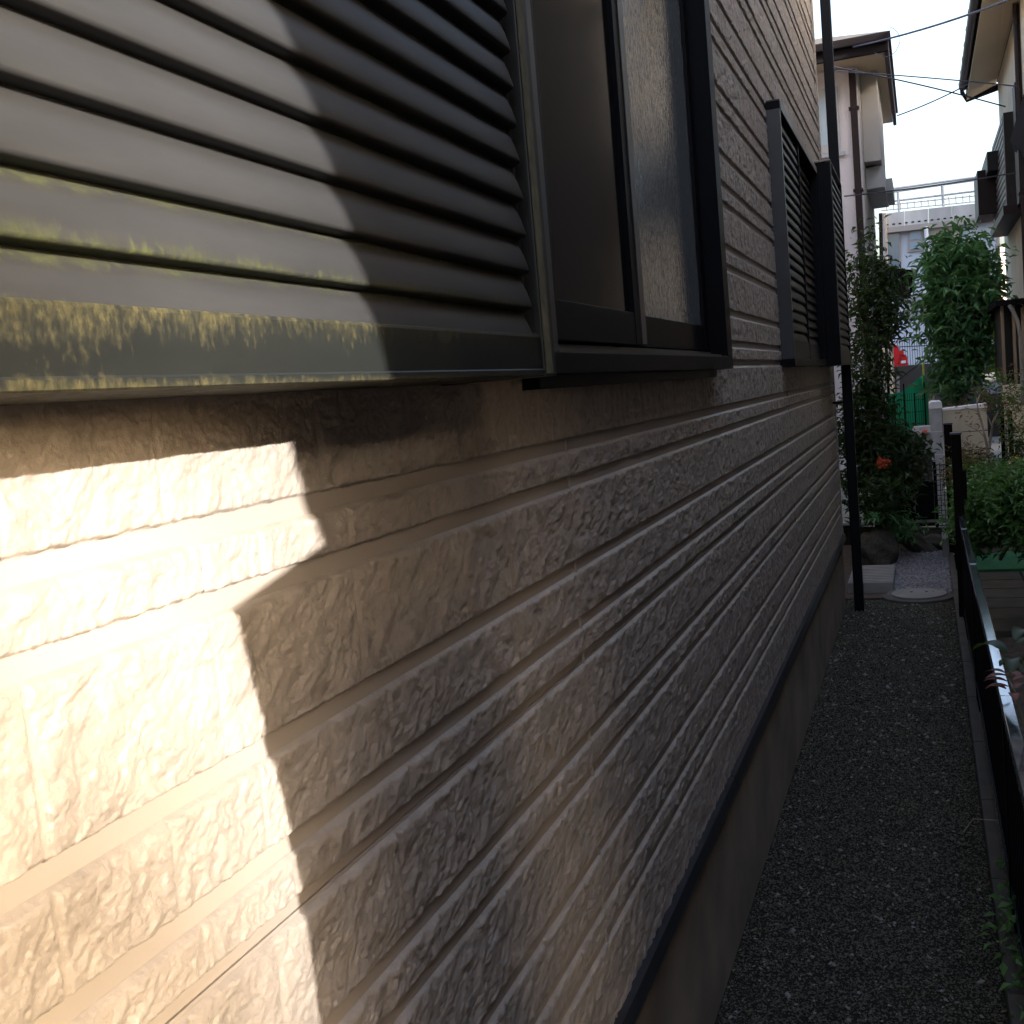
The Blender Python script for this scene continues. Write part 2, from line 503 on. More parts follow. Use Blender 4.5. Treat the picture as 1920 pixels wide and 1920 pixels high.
widths = [0.078, 0.115, 0.152, 0.19, 0.228]
blocks = []
bounds = [(tops[i] - GR, tops[i + 1]) for i in range(len(tops) - 1)]
bounds.append((tops[-1] - GR, FL_TOP))
rr = random.Random(11)
for (zt, zb) in bounds:
    segs = [(-0.1, YEND)]
    for (a, b, c, d) in OPEN:
        if zb > c - 0.03 and zt < d + 0.06:
            ns = []
            for (s, e) in segs:
                if a > s: ns.append((s, min(e, a)))
                if b < e: ns.append((max(s, b), e))
            segs = ns
    for (s, e) in segs:
        y = s
        stops = [q for q in (1.642, 4.672) if s < q < e] + [e]
        for stp in stops:
            while y < stp - 0.03:
                wd = rr.choice(widths)
                if stp - (y + wd) < 0.05: wd = stp - y
                blocks.append((y, min(stp, y + wd), zb, zt)); y += wd
            y = stp


def block_mesh(y0, y1, zb, zt, si):
    ym = max(0.35, 0.5 * (y0 + y1))
    d2 = ym * ym + 0.27
    dy = min(0.009, max(0.0016, d2 / (1109 * 0.517) * 1.1))
    dz = min(0.006, max(0.0015, ym * 0.94 / 1109 * 1.25))
    vis = zb < 0.34 * ym + 0.05 and zt > -0.80 * ym - 0.05 and ym > 0.33
    if not vis: dy, dz = 0.02, 0.015
    ny = max(4, int((y1 - y0) / dy) + 1)
    nz = max(4, int((zt - zb) / dz) + 1)
    yy = np.linspace(y0, y1, ny)
    zi = np.linspace(zb + 0.006, zt - 0.009, nz)
    zz = np.concatenate([[zb, zb + 0.0015, zb + 0.003, zb + 0.0045], zi, [zt - 0.006, zt - 0.004, zt - 0.002, zt]])
    Y, Z = np.meshgrid(yy, zz, indexing='ij')
    rel = relief(Y + si * 0.7, Z + si * 0.37)
    face = H * 0.80 + rel
    dt = zt - Z; db = Z - zb
    rag = 0.0016 + 0.0015 * perlin(Y * 55 + si, Y * 0 + si * 3.1, 8) + 0.0013 * perlin(Y * 160, Y * 0 + si * 1.7, 9)
    h = np.minimum(face, 0.0004 + 1.35 * dt)
    h = np.minimum(h, 0.0004 + np.clip((db - np.clip(rag, 0, 0.006)) * 4.0, 0, 1))
    ds = np.minimum(Y - y0, y1 - Y)
    h = np.minimum(h, np.maximum(0.0, H * 0.80 - 0.0022 + np.clip(ds - 0.0028, 0, 1) * 2.2))
    h = np.maximum(h, 0.0004)
    co = np.stack([XF + h, Y, Z], -1).reshape(-1, 3)
    return co, len(yy), len(zz)


blocks.sort(key=lambda b: -((b[1] - b[0]) * (b[3] - b[2]) / (0.5 * (b[0] + b[1]) + .2) ** 3) if (b[0] + b[1]) / 2 > 0.3 and b[2] < 0.4 * (b[0] + b[1]) / 2 + .1 else 0)
stuff_co, stuff_f, base_i = [], [], 0
for k, (y0, y1, zb, zt) in enumerate(blocks):
    co, nu, nv = block_mesh(y0, y1, zb, zt, k % 37)
    if k < 298:
        me = grid_mesh('stone_block', co, nu, nv)
        link('stone_block', me, house, M['stone'])
    else:
        i = np.arange(nu - 1)[:, None]; j = np.arange(nv - 1)[None, :]
        a = (i * nv + j).ravel() + base_i
        stuff_f.append(np.stack([a, a + nv, a + nv + 1, a + 1], 1)); stuff_co.append(co); base_i += len(co)
me = raw_mesh('far_stone_blocks', np.concatenate(stuff_co), np.concatenate(stuff_f), True)
tag(link('far_stone_blocks', me, house, M['stone']), kind='stuff')

# board joints filled with sealant
for yj in (1.6415, 4.6715):
    MB().box((XF - .01, yj - 0.0018, FL_TOP + .008), (XF + 0.0035, yj + 0.0018, 0.043)).build('joint_sealant', 'groove', house)
# corner trim at the far end of the wall
bx('corner_trim', (XF - 0.02, YEND, FL_TOP), (XW + 0.004, YEND + 0.03, ZTOP), 'groove', house, 0.002)
bx('end_wall', (XW - 5, YEND - 0.02, FL_TOP), (XF - 0.022, YEND + 0.015, ZTOP), 'groove', house)
bx('wall_core', (XW - 5, -1.2, FL_TOP), (XF - 0.12, YEND - 0.03, ZTOP), 'dark', house)
# window reveal fillers between panel and core
bx('near_end_wall', (XW - 5, -1.25, FL_TOP), (XF, -1.2, ZTOP), 'groove', house)
# flashing
for (ya, yb) in [(-1.2, 2.786), (2.789, YEND + 0.03)]:
    MB().prism([(XF - 0.02, FL_TOP + 0.007), (XW + 0.0125, FL_TOP + 0.007), (XW + 0.018, FL_TOP - 0.020), (XW + 0.018, FL_TOP - 0.026), (XF - 0.02, FL_TOP - 0.012)], 1, ya, yb).build('drip_flashing', 'flash', house)
bx('foundation', (XW - 5, -1.2, GZ - 0.3), (XW - 0.004, YEND - 0.005, FL_TOP - 0.014), 'conc', house)
# eave and roof
MB().prism([(XW - 5, 4.1), (XW + 0.06, 4.1), (XW + 0.06, 4.25), (XW - 5, 5.8)], 1, -1.4, YEND + 0.4).build('roof', 'rooftile', house)

# square rain pipe just beyond the corner
MB().box((-0.459, 6.945, GZ - 0.02), (-0.402, 7.0, 4.0)).build('downpipe', 'post', house, 0.006)
for zz in (1.05, -0.2, 2.35):
    MB().box((-0.520, 6.955, zz), (-0.400, 7.004, zz + 0.014)).build('pipe_bracket', 'post', house)


# ------------------------------------------------------------------ louvred shutter box and shutters
def slat_mesh(y0, y1, pitch, x0, depth, ends=0.03, ny=40, round_end=True):
    """one pressed louvre: lip at z=0 standing x0, face leaning back upwards; origin z at its lip"""
    prof = [(-depth * 1.15, -0.0010), (-depth * 0.50, -0.0006), (-0.0022, 0.0), (-0.0004, 0.0012), (0.0, 0.0030),
            (-depth * 0.06, pitch * 0.22), (-depth * 0.20, pitch * 0.45), (-depth * 0.45, pitch * 0.68), (-depth * 0.80, pitch * 0.86), (-depth * 1.15, pitch * 0.97)]
    e = np.concatenate([np.linspace(0, ends, ny // 2), np.linspace(ends, 1, 2)[1:] * 0 + 0])[:ny // 2]
    yy = np.concatenate([y0 + np.linspace(0, ends, ny // 2), y1 - np.linspace(ends, 0, ny // 2)])
    co = []
    for y in yy:
        for (dx, dz) in prof:
            fr = max(0, dz) / pitch
            k0 = min(1.0, max(0.0, (y - y0) / (ends * (0.45 + 0.5 * fr))))
            k1 = min(1.0, max(0.0, (y1 - y) / (ends * (0.45 + 0.5 * fr))))
            k = (k0 * k0 * (3 - 2 * k0)) * (k1 * k1 * (3 - 2 * k1))
            co.append((x0 - depth * 1.15 + (dx + depth * 1.15) * k, y, dz))
    return grid_mesh('slat', np.array(co), len(yy), len(prof))


M['lichen'] = moss_mat('lichen_panel', (0.011, 0.0125, 0.0125), (0.022, 0.021, 0.012), (0.062, 0.056, 0.027), (0.032, 0.024), (0.040, 0.0665), 0.055)
M['slatmoss'] = moss_mat('weathered_slat', (0.027, 0.0275, 0.030), (0.030, 0.033, 0.021), (0.042, 0.045, 0.026), (0.008, -0.004), (0.044, 0.060), -0.16)
M['slatmoss2'] = moss_mat('mossy_slat', (0.027, 0.0275, 0.030), (0.032, 0.038, 0.019), (0.056, 0.062, 0.026), (0.014, 0.002), (0.024, 0.036), 0.03)

XB = -0.390
box1 = link('shutter_box', None, house)
b1y0, b1y1 = -0.45, 1.205
zb1 = 0.0225
# lower rail with rolled top edge
pr = [(XB, zb1), (XB + 0.0015, zb1 + 0.001), (XB + 0.0015, zb1 + 0.006), (XB, zb1 + 0.0075), (XB, 0.0640), (XB - 0.0008, 0.0662), (XB - 0.0028, 0.0682), (XB - 0.0058, 0.0694), (XB - 0.03, 0.0700), (XB - 0.03, zb1 + 0.003), (XB - 0.118, zb1 + 0.003), (XB - 0.118, zb1)]
MB().prism(pr, 1, b1y0, 1.166).build('bottom_panel', 'lichen', box1)
pitch = 0.0383
nsl = 29
lip0 = 0.0690 + 0.0
me_n = slat_mesh(b1y0 + .01, 1.163, pitch, XB, 0.0125, 0.035); me_n.materials.append(M['slatmoss'])
me_m = slat_mesh(b1y0 + .01, 1.163, pitch, XB, 0.0125, 0.035); me_m.materials.append(M['slatmoss2'])
# the lowest louvre runs out of the bottom panel; lips follow at one pitch
for k in range(nsl):
    o = link('slat', me_m if k < 2 else me_n, box1)
    o.location.z = 0.0665 - 0.0105 + pitch * k + (0.0 if k else 0.0)
bx('back_plate', (XB - 0.122, b1y0, zb1 + 0.004), (XB - 0.0135, b1y1 - 0.002, 1.215), 'dark', box1)
MB().box((XB - 0.125, 1.1655, zb1 - 0.001), (XB + 0.0025, b1y1, 1.225)).build('side_stile', 'shutter', box1, 0.0018)
bx('top_cap', (XB - 0.125, b1y0, 1.2255), (XB + 0.006, b1y1 + 0.002, 1.235), 'shutter', box1)
# olive lichen film on the stile face
MB().box((XB + 0.0028, 1.168, zb1 + 0.002), (XB + 0.0034, 1.189, 1.222)).build('lichen_film', mat('olive_film', (0.075, 0.07, 0.04), 0.8, 0.35, 60), box1)


def window_unit(ya, yb, za, zb, xf, fr=0.034):
    wn = link('window', None, house)
    bx('sill_rail', (XW - 0.075, ya, za), (xf, yb, za + 0.030), 'alu', wn, 0.0015)
    bx('head_rail', (XW - 0.075, ya, zb - 0.030), (xf, yb, zb), 'alu', wn, 0.0015)
    bx('jamb', (XW - 0.075, yb - fr, za + 0.0305), (xf, yb, zb - 0.0305), 'alu', wn, 0.0015)
    bx('jamb', (XW - 0.075, ya, za + 0.0305), (xf, ya + 0.026, zb - 0.0305), 'alu_b', wn, 0.0015)
    return wn


w1 = window_unit(1.445, 2.972, 0.0285, 1.23, -0.467, 0.075)
bx('leak_filler', (XW - 0.075, 1.190, 0.0285), (-0.4672, 1.4445, 1.23), 'alu', w1)  # filler added to stop light leaking between shutter box and frame
# inner stepped track lines, a lighter metal colour paints the light they catch
bx('track', (-0.487, 1.472, 0.0600), (-0.4840, 2.895, 0.0665), 'alu_b', w1)
bx('track', (-0.512, 1.472, 0.0600), (-0.5100, 2.895, 0.0760), 'alu_b', w1)
bx('track_edge', (-0.4695, 1.472, 0.0590), (-0.4672, 2.895, 0.0612), 'alu_b', w1)
bx('under_sill', (XW - 0.02, 1.45, 0.010), (-0.492, 2.86, 0.0280), 'alu', w1)


def sash(y0, y1, z0, z1, xf, glass, stile=0.05, rail=0.075, edge=0.012):
    xb = xf - 0.022
    bx('sash_stile', (xb, y0, z0), (xf, y0 + stile, z1), 'alu', w1, 0.001)
    bx('sash_stile', (xb, y1 - stile, z0), (xf, y1, z1), 'alu', w1, 0.001)
    bx('sash_rail', (xb, y0 + stile, z0), (xf - 0.001, y1 - stile, z0 + rail), 'alu', w1, 0.001)
    bx('sash_rail', (xb, y0 + stile, z1 - 0.05), (xf - 0.001, y1 - stile, z1), 'alu', w1, 0.001)
    bx('glass_pane', (xf - 0.013, y0 + stile, z0 + rail), (xf - 0.009, y1 - stile, z1 - 0.05), glass, w1)
    return xb


sash(1.474, 2.088, 0.079, 1.195, -0.4885, 'frost', 0.075, 0.058)
bx('meeting_edge', (-0.4884, 2.052, 0.080), (-0.4868, 2.0885, 1.194), 'alu_b', w1, 0.0005)  # lighter strip paints the light caught on the sash edge
sash(2.03, 2.893, 0.079, 1.195, -0.5125, 'rain', 0.045, 0.062)
bx('room_backing', (XF - 0.118, 1.45, 0.03), (XF - 0.060, 2.96, 1.23), 'dark', w1)

# second window with sliding louvre shutters, then its storage box
w2 = window_unit(4.50, 6.12, 0.030, 1.045, -0.467, 0.02)
M['edge_lit'] = mat('lit_edge', (0.09, 0.085, 0.08), 0.5, 0.3, 9)  # lighter metal colour paints the light caught along stile edges
M['alulit'] = mat('sky_lit_aluminium', (0.22, 0.20, 0.185), 0.5, 0.1, 9)  # pale aluminium copy paints the bright sky reflection on the caps
bx('cap', (XW, 4.50, 1.0455), (-0.4665, 4.98, 1.0495), 'alu_b', w2)
bx('cap', (XW, 4.981, 1.0455), (-0.4665, 6.10, 1.0495), 'alulit', w2)
bx('head_face', (-0.4668, 4.981, 1.016), (-0.4655, 6.09, 1.0450), 'alulit', w2)
bx('head_face', (-0.4668, 4.52, 1.016), (-0.4655, 4.98, 1.0450), 'alu_b', w2)


def louvre_panel(parent, y0, y1, z0, z1, xf, pitch=0.0432, bottom=0.07, stile=0.022, stile_m='alu_b'):
    bx('louvre_stile', (xf - 0.025, y0, z0), (xf, y0 + stile, z1), stile_m, parent, 0.001)
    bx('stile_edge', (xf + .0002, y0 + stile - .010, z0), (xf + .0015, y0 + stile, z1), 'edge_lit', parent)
    bx('louvre_stile', (xf - 0.025, y1 - stile, z0), (xf, y1, z1), 'alu', parent, 0.001)
    bx('louvre_base', (xf - 0.022, y0 + stile, z0), (xf - 0.002, y1 - stile, z0 + bottom), 'shutter', parent)
    bx('louvre_back', (xf - 0.026, y0 + stile, z0 + bottom), (xf - 0.020, y1 - stile, z1), 'dark', parent)
    me = slat_mesh(y0 + stile, y1 - stile, pitch, xf - 0.003, 0.014, 0.05, 16)
    me.materials.append(M['shutter'])
    k = 0
    while z0 + bottom + pitch * (k + 0.9) < z1:
        o = link('slat', me, parent)
        o.location.z = z0 + bottom + pitch * k
        k += 1


louvre_panel(w2, 4.522, 5.215, 0.0605, 1.012, -0.4715, stile=0.014)
louvre_panel(w2, 5.19, 6.098, 0.0605, 1.012, -0.4985, stile=0.022)
box3 = link('shutter_box', None, house)
tag(box3, 'small louvred shutter storage box beside the far window')
bx('box_shell', (XW, 6.122, 0.026), (-0.4235, 6.97, 1.075), 'alu', box3, 0.002)
bx('box_cap', (XW, 6.115, 1.0755), (-0.3985, 6.978, 1.083), 'alulit', box3, 0.001)
louvre_panel(box3, 6.122, 6.97, 0.026, 1.072, -0.398, stile=0.020)
bx('box_side', (-0.4245, 6.1205, 0.027), (-0.4005, 6.1215, 1.07), 'alu', box3)

def leaves_mesh(cent, size, tip=None, droop=0.3, aspect=0.32, spread=1.0, fold=0.15):
    n = len(cent)
    th = RNG.uniform(0, 2 * np.pi, n); el = RNG.normal(-droop, 0.5, n)
    d = np.stack([np.cos(th) * np.cos(el), np.sin(th) * np.cos(el), np.sin(el)], -1)
    up = np.stack([RNG.normal(0, .45, n), RNG.normal(0, .45, n), np.ones(n)], -1)
    sd_ = np.cross(d, up); sd_ /= np.linalg.norm(sd_, axis=1)[:, None] + 1e-9
    nn = np.cross(sd_, d)
    L = (size * RNG.uniform(0.6, 1.3, n))[:, None]
    W = L * aspect
    b = cent; t = cent + d * L - nn * L * 0.12
    ml = cent + d * L * 0.45 + sd_ * W * 0.5 + nn * L * fold; mr = cent + d * L * 0.45 - sd_ * W * 0.5 + nn * L * fold
    mid = cent + d * L * 0.48
    co = np.stack([b, ml, t, mr, mid], 1).reshape(-1, 3)
    k = (np.arange(n) * 5)[:, None, None]
    f = (np.array([[0, 4, 1], [1, 4, 2], [0, 3, 4], [4, 3, 2]])[None] + k).reshape(-1, 3)
    return co, f


# ------------------------------------------------------------------ ground, path, kerb
g = MB().add([(-60, -20, GZ - 0.02), (0.13, -20, GZ - 0.02), (0.13, 120, GZ - 0.02), (-60, 120, GZ - 0.02)], [(0, 1, 2, 3)]).build('ground', 'soil')
tag(g, 'dark soil ground under the gravel alley', kind='structure')
g2 = MB().add([(0.13, -20, GZ - 0.10), (60, -20, GZ - 0.10), (60, 120, GZ - 0.10), (0.13, 120, GZ - 0.10)], [(0, 1, 2, 3)]).build('garden_ground', 'soil')
tag(g2, 'dark earth of the neighbouring garden beyond the black fence', kind='structure')


def chips(name, n, yfun, xr, z, size, m, label):
    oct_ = np.array([(1, 0, 0), (0, 1, 0), (-1, 0, 0), (0, -1, 0), (0, 0, 0.75), (0, 0, -0.5)], float)
    fc = np.array([(0, 1, 4), (1, 2, 4), (2, 3, 4), (3, 0, 4), (1, 0, 5), (2, 1, 5), (3, 2, 5), (0, 3, 5)])
    xs = RNG.uniform(*xr, n); ys = yfun(n)
    s = size * RNG.lognormal(0, 0.35, n) * (0.75 + 0.25 * np.clip(ys / 3.0, 0.6, 2.0))
    th = RNG.uniform(0, 6.28, n); tx = RNG.uniform(-.5, .5, n)
    v = oct_[None] * RNG.uniform(0.55, 1.3, (n, 6, 3)) * s[:, None, None] * np.array([1.0, 0.8, 0.75])
    c, si = np.cos(th)[:, None], np.sin(th)[:, None]
    x = v[..., 0] * c - v[..., 1] * si; y = v[..., 0] * si + v[..., 1] * c; zz = v[..., 2] + tx[:, None] * x
    zg = z + 0.006 * perlin(xs * 6, ys * 6, 12) + RNG.uniform(-.001, .003, n)
    co = np.stack([x + xs[:, None], y + ys[:, None], zz + zg[:, None]], -1).reshape(-1, 3)
    f = (fc[None] + (np.arange(n) * 6)[:, None, None]).reshape(-1, 3)
    o = link(name, raw_mesh(name, co, f), None, M[m])
    return tag(o, label, 'gravel', kind='stuff')


pb = MB().add([(XW - .02, -2, GZ - 0.002), (0.115, -2, GZ - 0.002), (0.115, 7.35, GZ - 0.002), (XW - .02, 7.35, GZ - 0.002)], [(0, 1, 2, 3)]).build('path', mat('path_fines', (0.022, 0.0215, 0.018), 1.0, 0.6, 300, spec=.05, bump=0.004, bscale=240))
tag(pb, 'fine grey-brown gravel bed of the alley path', kind='structure')
chips('path_gravel', 80000, lambda n: 1.9 + 5.4 * RNG.random(n) ** 1.25, (XW + 0.0, 0.108), GZ + 0.001, 0.0031, 'stonechip', 'small grey-brown stone chips covering the alley between wall and kerb')
chips('loose_pebbles', 1100, lambda n: 2.0 + 5.2 * RNG.random(n) ** 1.25, (XW + 0.0, 0.108), GZ + 0.003, 0.0052, 'conc_l', 'scattered larger pale pebbles lying on the dark path gravel')
lv = np.stack([np.concatenate([RNG.normal(XW + .03, .03, 26).clip(XW + .004, .1), RNG.uniform(XW, .1, 16), RNG.normal(.09, .015, 22).clip(0, .108)]), RNG.uniform(2.2, 7.0, 64), np.full(64, GZ + .008)], -1)
co, f = leaves_mesh(lv, 0.022, droop=0.0, aspect=0.5)
co[:, 2] = GZ + 0.004 + (co[:, 2] - GZ - .004) * 0.35
tag(link('fallen_leaves', raw_mesh('fallen_leaves', co, f), None, M['leafred']), 'small dry brown leaves fallen along the edges of the gravel path', 'leaves', kind='stuff')
chips('blue_gravel', 9000, lambda n: 7.35 + 1.75 * RNG.random(n), (-0.28, 0.105), GZ + 0.012, 0.0095, 'bluechip', 'pale blue-grey gravel behind the round drain cover')
pb2 = MB().add([(-0.9, 7.32, GZ + 0.006), (0.11, 7.32, GZ + 0.006), (0.11, 9.6, GZ + 0.006), (-0.9, 9.6, GZ + 0.006)], [(0, 1, 2, 3)]).build('garden_bed', mat('red_brown_soil', (0.045, 0.028, 0.02), 0.95, 0.5, 22, bump=0.01, bscale=60))
tag(pb2, 'reddish soil bed beside the boulders at the end of the path', kind='structure')

# kerb: separate concrete pieces
kerb = thing('kerb', (0.13, 3, GZ), 'low concrete kerb edging the gravel path along the right side', 'kerb')
yk = -1.0
while yk < 8.9:
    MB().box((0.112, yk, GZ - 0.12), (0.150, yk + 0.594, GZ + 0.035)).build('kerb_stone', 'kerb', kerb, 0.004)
    yk += 0.6

# fence
fence = thing('fence', (0.156, 4, GZ), 'low black metal picket fence with flat glossy top rail along the kerb', 'fence')
ys_r = [-0.9, 1.0, 2.98, 4.95, 6.00, 6.55]
for a, b in zip(ys_r[:-1], ys_r[1:]):
    MB().box((0.143, a, -0.882), (0.171, b - 0.004, -0.852)).build('top_rail', 'rail', fence, 0.002)
bx('lower_rail', (0.149, -0.9, GZ + 0.09), (0.165, 6.55, GZ + 0.115), 'alu', fence)
mp_ = MB().box((-0.005, -0.005, 0), (0.005, 0.005, 0.50))
me_p = mp_.build('picket', 'alu', fence)
me_p.location = (0.157, 1.45, GZ + 0.085)
pm = me_p.data
yk = 1.51
while yk < 6.5:
    o = link('picket', pm, fence); o.location = (0.157, yk, GZ + 0.085); yk += 0.058
for yp in (1.0, 3.0, 4.97):
    bx('fence_post', (0.147, yp - 0.012, GZ - 0.02), (0.167, yp + 0.012, -0.884), 'alu', fence)

for (u, v, Y, lab) in [(1792, 815, 6.62, 'taller black timber post closing the end of the black rail fence'), (1777, 796, 8.9, 'dark post with a notched top standing just behind the fence end post')]:
    p = at(u, v, Y)
    t = thing('fence_end_post', (p.x, Y, GZ), lab, 'post')
    wd = 0.026 if Y < 8 else 0.030
    MB().box((p.x - wd, Y - 0.025, GZ - 0.1), (p.x + wd, Y + 0.025, p.z)).build('post_shaft', 'wood', t, 0.003)
    MB().box((p.x - wd - 0.004, Y - 0.03, p.z + 0.0005), (p.x + wd + 0.004, Y + 0.03, p.z + 0.012)).build('post_cap', 'alu_b', t, 0.002)
    if Y < 8:
        MB().box((p.x + wd, Y - 0.03, p.z - 0.36), (p.x + wd + 0.018, Y - 0.005, p.z - 0.20)).build('latch', 'wood', t, 0.002)

# added unseen board and near house, both outlined to cast the wall's shadow edge
gp = thing('shadow_caster', (0.25, 0.5, GZ), 'unseen board added beside the path to shade the lower wall', 'post')
MB().prism([(0.43, 0.107), (0.571, 0.135), (0.72, 0.10), (0.95, GZ - .1), (0.50, GZ - .1), (0.488, -0.273), (0.479, -0.113), (0.454, 0.003)], 0, 0.235, 0.265).build('shadow_board', 'wood_l', gp)
nh = thing('near_neighbour_house', (1.2, 3, GZ), 'unseen dark brown neighbour house on the right, its near end outlined to shade the wall', 'house')
MB().prism([(0.191, 0.452), (0.147, 0.565), (0.124, 0.641), (0.075, 0.748), (0.039, 0.81), (-0.05, 1.0), (-0.15, 1.3), (-0.2, 2.9), (8.9, 2.9), (8.9, GZ - .15), (0.35, GZ - .15), (0.3, 0.0)], 0, 1.2, 6.0).build('wall', 'darkside', nh)
MB().prism([(1.15, 2.901), (6.2, 2.901), (6.2, 3.2), (1.15, 2.98)], 1, -0.22, 8.93).build('roof', 'rooftile', nh)
rn = thing('rear_shade_house', (1.2, -2, GZ), 'unseen grey stucco house added behind the camera to narrow the sunlight on the wall', 'house')  # unseen house added to narrow the gap the sun comes through
MB().prism([(-1.55, GZ - .15), (-1.55, 2.2), (-7, 2.2), (-7, GZ - .15)], 0, 1.2, 3.2).build('wall', 'nearwall', rn)
MB().prism([(0.9, 2.2), (3.5, 2.2), (2.2, 3.1)], 1, -7.2, -1.4).build("roof", "rooftile", rn)

ch = thing('corner_shade_house', (8, 25, GZ), 'unseen tall grey house added beyond the right house to keep the sun off the white building', 'house')  # unseen house added to shade the far white building
MB().box((3.2, 19.6, GZ - .1), (12, 31.5, 8.5)).build('wall', 'nearwall', ch)
ln = thing('left_shade_house', (-3, 10, GZ), 'unseen grey house added left of the garden bed to block side light', 'house')  # unseen house added to cut sky light from the left
MB().box((-9, 7.7, GZ - .1), (-2.1, 13.6, 4.6)).build('wall', 'nearwall', ln)
# ------------------------------------------------------------------ drain cover, step, boulders
dc = thing('drain_cover', (-0.095, 7.33, GZ), 'round concrete drain cover set in the gravel path', 'drain cover')
def disc(r, z0, z1, cx, cy, n=48):
    m = MB(); vs = [(cx + r * math.cos(2 * math.pi * i / n), cy + r * math.sin(2 * math.pi * i / n)) for i in range(n)]
    return m.prism(vs, 2, z0, z1)
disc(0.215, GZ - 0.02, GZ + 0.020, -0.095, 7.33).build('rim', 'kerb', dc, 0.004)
disc(0.165, GZ + 0.0205, GZ + 0.030, -0.09, 7.35).build('lid', 'conc_l', dc, 0.004)
for k in (-1, 1):
    disc(0.009, GZ + 0.0302, GZ + 0.033, -0.09 + k * 0.045, 7.38, 10).build('lid_pin', 'dark', dc)
st = thing('concrete_step', (-0.37, 7.6, GZ), 'pale ribbed concrete step slab beside the black rain pipe', 'step')
MB().box((-0.53, 7.50, GZ - 0.02), (-0.245, 8.16, GZ + 0.075)).build('step_body', 'step', st, 0.006)
for k in range(11):
    MB().box((-0.525, 7.51 + k * 0.0595, GZ + 0.0755), (-0.25, 7.545 + k * 0.0595, GZ + 0.080)).build('tread_rib', 'step', st, 0.002)


def boulder(name, c, s, seed, label, rot=0.0, tilt=0.0):
    bm = bmesh.new(); bmesh.ops.create_icosphere(bm, subdivisions=4, radius=1)
    for v in bm.verts:
        p = v.co.copy()
        q = np.array([p.x * 1.7 + seed, p.y * 1.7]), np.array([p.z * 1.7, p.z * 1.3 + seed * 2])
        d = 0.22 * float(perlin(q[0], q[1], seed).sum()) + 0.08 * float(perlin(q[0] * 4, q[1] * 4, seed + 1).sum())
        v.co = p * (1 + d)
    me = bpy.data.meshes.new(name); bm.to_mesh(me); bm.free()
    for p in me.polygons: p.use_smooth = True
    o = link(name, me, None, M['boulder'])
    o.location = c; o.scale = s; o.rotation_euler = (0, tilt, rot)
    return tag(o, label, 'rock')


boulder('boulder', (-0.385, 8.62, GZ + 0.10), (0.15, 0.20, 0.165), 3, 'rounded brown boulder behind the concrete step')
boulder('slab_rock', (-0.13, 9.1, GZ + 0.10), (0.26, 0.13, 0.075), 5, 'flat grey rock slab leaning on its side between boulder and gravel', 0.2, 0.72)
boulder('small_rock', (0.0, 9.25, GZ + 0.05), (0.13, 0.10, 0.07), 8, 'small low rock by the garden border at the end of the gravel')
gb = thing('garden_border', (-0.1, 9.6, GZ), 'low grey concrete border wall below the black mesh gate', 'border')
p0, p1 = at(1686, 984, 9.75), at(1780, 992, 9.75)
MB().hexa([(p0.x - .5, 9.72, GZ - .1), (p1.x, 9.72, GZ - .1), (p1.x, 9.84, GZ - .1), (p0.x - .5, 9.84, GZ - .1), (p0.x - .5, 9.72, p0.z), (p1.x, 9.72, p1.z), (p1.x, 9.84, p1.z), (p0.x - .5, 9.84, p0.z)]).build('border_wall', 'boulder', gb)
MB().box((p0.x - .5, 9.70, p0.z + .0005 + .008), (p1.x, 9.86, p0.z + .020)).build('border_coping', 'kerb', gb, 0.004)
mt = at(1781, 992, 8.95)
stp = MB().box((0.075, 8.75, GZ - .05), (0.118, 9.10, GZ + .16)).build('kerb_end_block', 'conc_l', None, 0.004)
tag(stp, 'small pale concrete block at the far end of the kerb below the white pillar', 'block')

# ------------------------------------------------------------------ block pillar and cream garden wall
YP = 10.3
pil = thing('block_pillar', tuple(at(1765, 985, YP)), 'pale grey concrete block wall end with white cap standing behind the mesh gate', 'pillar')
pt, pbt = at(1743, 767, YP), at(1765, 985, YP)
xl, xr_ = pt.x, at(1765.5, 767, YP).x
zt_ = pt.z; hgt = 0.2013
k = 0
zc = zt_
while zc > GZ - 0.05:
    MB().box((xl, YP, zc - hgt + 0.009), (xr_, YP + 0.39, zc)).build('concrete_block', 'block', pil, 0.003)
    MB().box((xl + 0.003, YP + 0.003, zc - hgt), (xr_ - 0.003, YP + 0.387, zc - hgt + 0.009)).build('mortar_bed', 'mortar', pil)
    zc -= hgt
MB().prism([(xl - 0.006, zt_), (xr_ + 0.006, zt_), (xr_ + 0.004, zt_ + 0.045), (xr_ - 0.012, zt_ + 0.060), (xl + 0.012, zt_ + 0.060), (xl - 0.004, zt_ + 0.045)], 1, YP - 0.006, YP + 0.40).build('cap', 'whitecap', pil, 0.004)
cw = thing('cream_block_wall', (0.6, 10.7, GZ), 'weathered cream block garden wall with pale coping right of the white pillar', 'wall')
a0, a1 = at(1767, 766, 10.72), at(1850, 758, 10.72)
zc = a0.z - 0.02
for r in range(6):
    nx = 1 if r == 0 else 1
    MB().box((a0.x, 10.72, zc - 0.205 + 0.006), (a1.x, 10.84, zc)).build('wall_course', 'creamw', cw, 0.003)
    MB().box((a0.x, 10.724, zc - 0.206), (a1.x, 10.836, zc - 0.199)).build('course_joint', 'kerb', cw)
    zc -= 0.206
MB().hexa([(a0.x, 10.71, a0.z - .019), (a1.x, 10.71, a0.z - .019), (a1.x, 10.85, a0.z - .019), (a0.x, 10.85, a0.z - .019), (a0.x, 10.71, a0.z), (a1.x, 10.71, a0.z + .02), (a1.x, 10.85, a0.z + .02), (a0.x, 10.85, a0.z)]).build('coping', 'whitecap', cw, 0.003)

